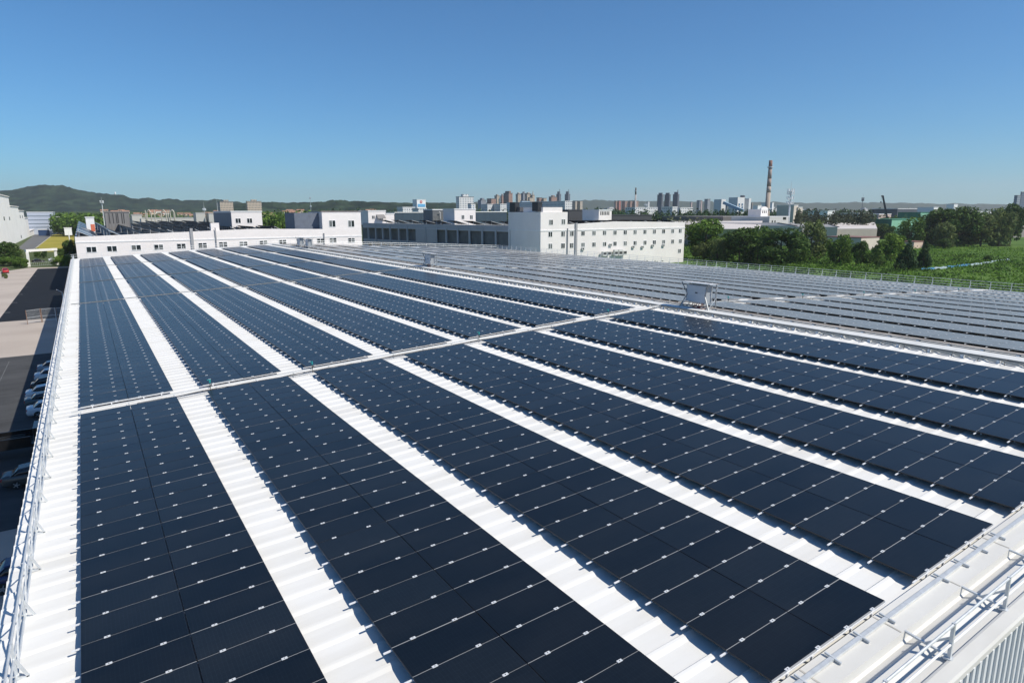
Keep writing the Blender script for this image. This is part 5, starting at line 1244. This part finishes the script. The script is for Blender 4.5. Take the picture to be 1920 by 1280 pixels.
# red roofed houses below the hill
hb_, hr_ = MB(), MB(); hb_.box(-6, 6, -4.5, 4.5, 0, 7.5)
for s in (-1, 1): hr_.poly([(-6.5, s * 5.1, 7.1), (6.5, s * 5.1, 7.1), (6.5, 0, 10.6), (-6.5, 0, 10.6)] if s < 0 else [(6.5, 5.1, 7.1), (-6.5, 5.1, 7.1), (-6.5, 0, 10.6), (6.5, 0, 10.6)])
for s in (-6.45, 6.45): hr_.poly([(s, -5.1, 7.1), (s, 5.1, 7.1), (s, 0, 10.6)])
wall_me = [mesh_of(hb_, "wall", grid_mat(f"house {i}", c_, (0.14, 0.12, 0.11), 3.6, 3.4)) for i, c_ in enumerate(((0.60, 0.48, 0.34), (0.62, 0.60, 0.56)))]; roof_me = mesh_of(hr_, "roof", mat("red roof tiles", (0.30, 0.165, 0.11), 0.9, 0, 0.3, .4))
for i in range(60):      # pale blocks scattered over the plain toward the far ridge
    px = rr.uniform(1090, 1900); d = rr.uniform(2200, 4200); B = at_d(px, 398, d); w0 = rr.uniform(18, 50); h0 = rr.uniform(14, 34)
    t = thing("far_building", "pale far building on the hazy plain below the low ridge", "building", (B[0], B[1], GZ), "far buildings on the plain")
    mb = MB(); mb.box(B[0] - w0 / 2, B[0] + w0 / 2, B[1] - 10, B[1] + 10, GZ, GZ + h0); mb.box(B[0] - w0 / 5, B[0] + w0 / 5, B[1] - 6, B[1] + 6, GZ + h0, GZ + h0 + 4); part("wall", mb, grid_mat("far block facade", (0.50, 0.49, 0.48), (0.2, 0.21, 0.23), 4, 6), t)

# pipe loops of the works behind the racks
P = at_d(300, 408, 420); t = thing("pipe_rack", "pale works pipes bent in loops behind the racks on the white building", "pipes", (P[0], P[1], GZ)); mb = MB()
for px in (272, 289, 314, 318, 325):
    a = at_d(px, 394, 470); mb.tube((a[0], a[1], GZ), (a[0], a[1], a[2]), .35, n=8)
for x0, x1 in ((275, 283), (302, 311), (319, 327)):
    a, b = at_d(x0, 399, 468), at_d(x1, 399, 468); c = (a + b) / 2 + (0, 0, 2.2); mb.path([(a[0], a[1], GZ), a, a * .6 + c * .4, c, b * .6 + c * .4, b, (b[0], b[1], GZ)], .4, 8)
part("pipe", mb, mat("pale yellow pipe lagging", (0.45, 0.43, 0.36), 0.6), t)
for lab, x0, xc, x1, yt, d in (("long flat works roof with white vents behind the racks", 242, 243, 400, 409.5, 480), ("small white vent house on the works roof", 246, 247, 266, 403.5, 470), ("white tank house on the works roof beside the stair house", 366, 367, 384, 399.5, 475), ("second white tank house close to the stair house", 390, 391, 402, 400.5, 475)):
    block("works_building", lab, "building", x0, xc, x1, yt, d, mat("pale works wall", (0.5, 0.49, 0.46), 0.8), L=14, roofm=mat("pale works roof", (0.42, 0.42, 0.41), 0.8, 0, .2, .2))
block("works_building", "white works house among the trees behind the white office building", "building", 549, 551, 564, 408, 400, whitep, L=8)

# ------------------------------------------------------------------ hills
def hill(name, prof, d0, width, m, rough, seed, nu=260, nv=26):
    xs = np.array([p[0] for p in prof], float); hs = np.array([p[1] for p in prof], float)
    px = np.linspace(xs[0], xs[-1], nu); yt = np.interp(px, xs, hs)
    rg = np.random.default_rng(seed); V = np.zeros((nv, nu, 3))
    def nz(n, k):
        a = rg.normal(size=n); kk = np.ones(k) / k; return np.convolve(a, kk, 'same') * math.sqrt(k)
    ridge_n = nz(nu, 5) * rough
    for j in range(nv):
        f = j / (nv - 1); d = d0 + width * (f - .55)
        prof_f = math.exp(-((f - .55) / (.24 if f < .55 else .3)) ** 2) if 0 < f < 1 else 0
        low_n = nz(nu, 15) * rough * 3 + nz(nu, 5) * rough * 1.2
        for i in range(nu):
            P = at_d(px[i], 399, d); ztop = at_d(px[i], yt[i], d0)[2]
            z = GZ - 2 + (ztop - GZ) * prof_f + (low_n[i] if .05 < f < .5 else 0) * prof_f + ridge_n[i] * prof_f
            V[j, i] = (P[0], P[1], z)
    me = bpy.data.meshes.new(name); idx = lambda j, i: j * nu + i
    me.from_pydata(V.reshape(-1, 3).tolist(), [], [(idx(j, i), idx(j, i + 1), idx(j + 1, i + 1), idx(j + 1, i)) for j in range(nv - 1) for i in range(nu - 1)])
    me.materials.append(m); me.polygons.foreach_set("use_smooth", [True] * len(me.polygons))
    o = bpy.data.objects.new(name, me); col.objects.link(o); return structure(o)
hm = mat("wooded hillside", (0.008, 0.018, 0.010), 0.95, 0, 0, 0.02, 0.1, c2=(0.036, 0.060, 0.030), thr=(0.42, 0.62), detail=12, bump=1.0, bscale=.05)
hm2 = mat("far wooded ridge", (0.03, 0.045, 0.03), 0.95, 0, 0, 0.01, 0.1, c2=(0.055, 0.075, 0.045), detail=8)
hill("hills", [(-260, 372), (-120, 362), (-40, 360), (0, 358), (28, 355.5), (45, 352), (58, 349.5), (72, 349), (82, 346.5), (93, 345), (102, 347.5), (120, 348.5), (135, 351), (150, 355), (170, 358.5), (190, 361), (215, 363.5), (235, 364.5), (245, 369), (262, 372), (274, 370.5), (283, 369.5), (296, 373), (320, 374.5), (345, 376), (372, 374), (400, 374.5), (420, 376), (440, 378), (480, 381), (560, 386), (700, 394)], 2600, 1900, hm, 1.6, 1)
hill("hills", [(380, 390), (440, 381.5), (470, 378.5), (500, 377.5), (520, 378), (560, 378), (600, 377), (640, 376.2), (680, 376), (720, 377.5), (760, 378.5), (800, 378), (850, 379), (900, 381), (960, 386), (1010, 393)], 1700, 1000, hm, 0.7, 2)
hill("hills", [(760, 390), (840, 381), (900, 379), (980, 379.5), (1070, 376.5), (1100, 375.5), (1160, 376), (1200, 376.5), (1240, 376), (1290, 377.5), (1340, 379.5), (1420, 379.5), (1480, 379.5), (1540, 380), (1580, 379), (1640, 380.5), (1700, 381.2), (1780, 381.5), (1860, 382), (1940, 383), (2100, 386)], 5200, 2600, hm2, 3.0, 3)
hill("hills", [(60, 397), (120, 395), (180, 394.2), (700, 394.2), (760, 396)], 1150, 520, mat("green hill foot", (0.025, 0.045, 0.018), 0.95, 0, 0, 0.03, 0.1, c2=(0.07, 0.095, 0.04), detail=9), 0.1, 9)
rr = random.Random(11)
for i in range(150):
    px = rr.uniform(176, 700); d = rr.uniform(930, 1120); B = at_d(px, 400, d); zf = GZ - 2 + (at_d(px, 394.2, 1150)[2] - GZ) * math.exp(-(((d - 1150) / 520) / .24) ** 2) - .8
    t = thing("house", "pale house with a red tiled roof in the rows below the wooded hills", "house", (B[0], B[1], zf), "red roofed houses below the hills", (0, 0, rr.uniform(-.3, .3)))
    sc_ = rr.uniform(.48, .68)
    for nm, me in (("wall", wall_me[i % 2]), ("roof", roof_me)): o = share(nm, me, t); o.scale = (sc_ * 1.5, sc_, sc_ * .95)
P = at_d(216, 362, 2560); t = thing("radar_dome", "tiny white dome tower on the shoulder of the wooded hill", "dome", P - (0, 0, 6)); mb = MB(); mb.tube(P - (0, 0, 8), P, 2.5, 2.5, 10); mb.tube(P, P + (0, 0, 4), 3.4, 1.2, 10); part("dome", mb, whitep, t)

# ------------------------------------------------------------------ air
mb = MB(); mb.box(-9300, 9500, -9300, 9500, GZ - 1, 330)
hz = bpy.data.materials.new("haze"); hz.use_nodes = True; n = hz.node_tree.nodes; n.remove(n["Principled BSDF"])
pv = n.new("ShaderNodeVolumePrincipled"); pv.inputs["Color"].default_value = (0.93, 0.96, 0.99, 1); pv.inputs["Density"].default_value = 0.000085; pv.inputs["Anisotropy"].default_value = 0.2
hz.node_tree.links.new(pv.outputs[0], n["Material Output"].inputs["Volume"])
tag(mb.build("haze", hz), "thin summer haze over the plain", "haze", None, "stuff")
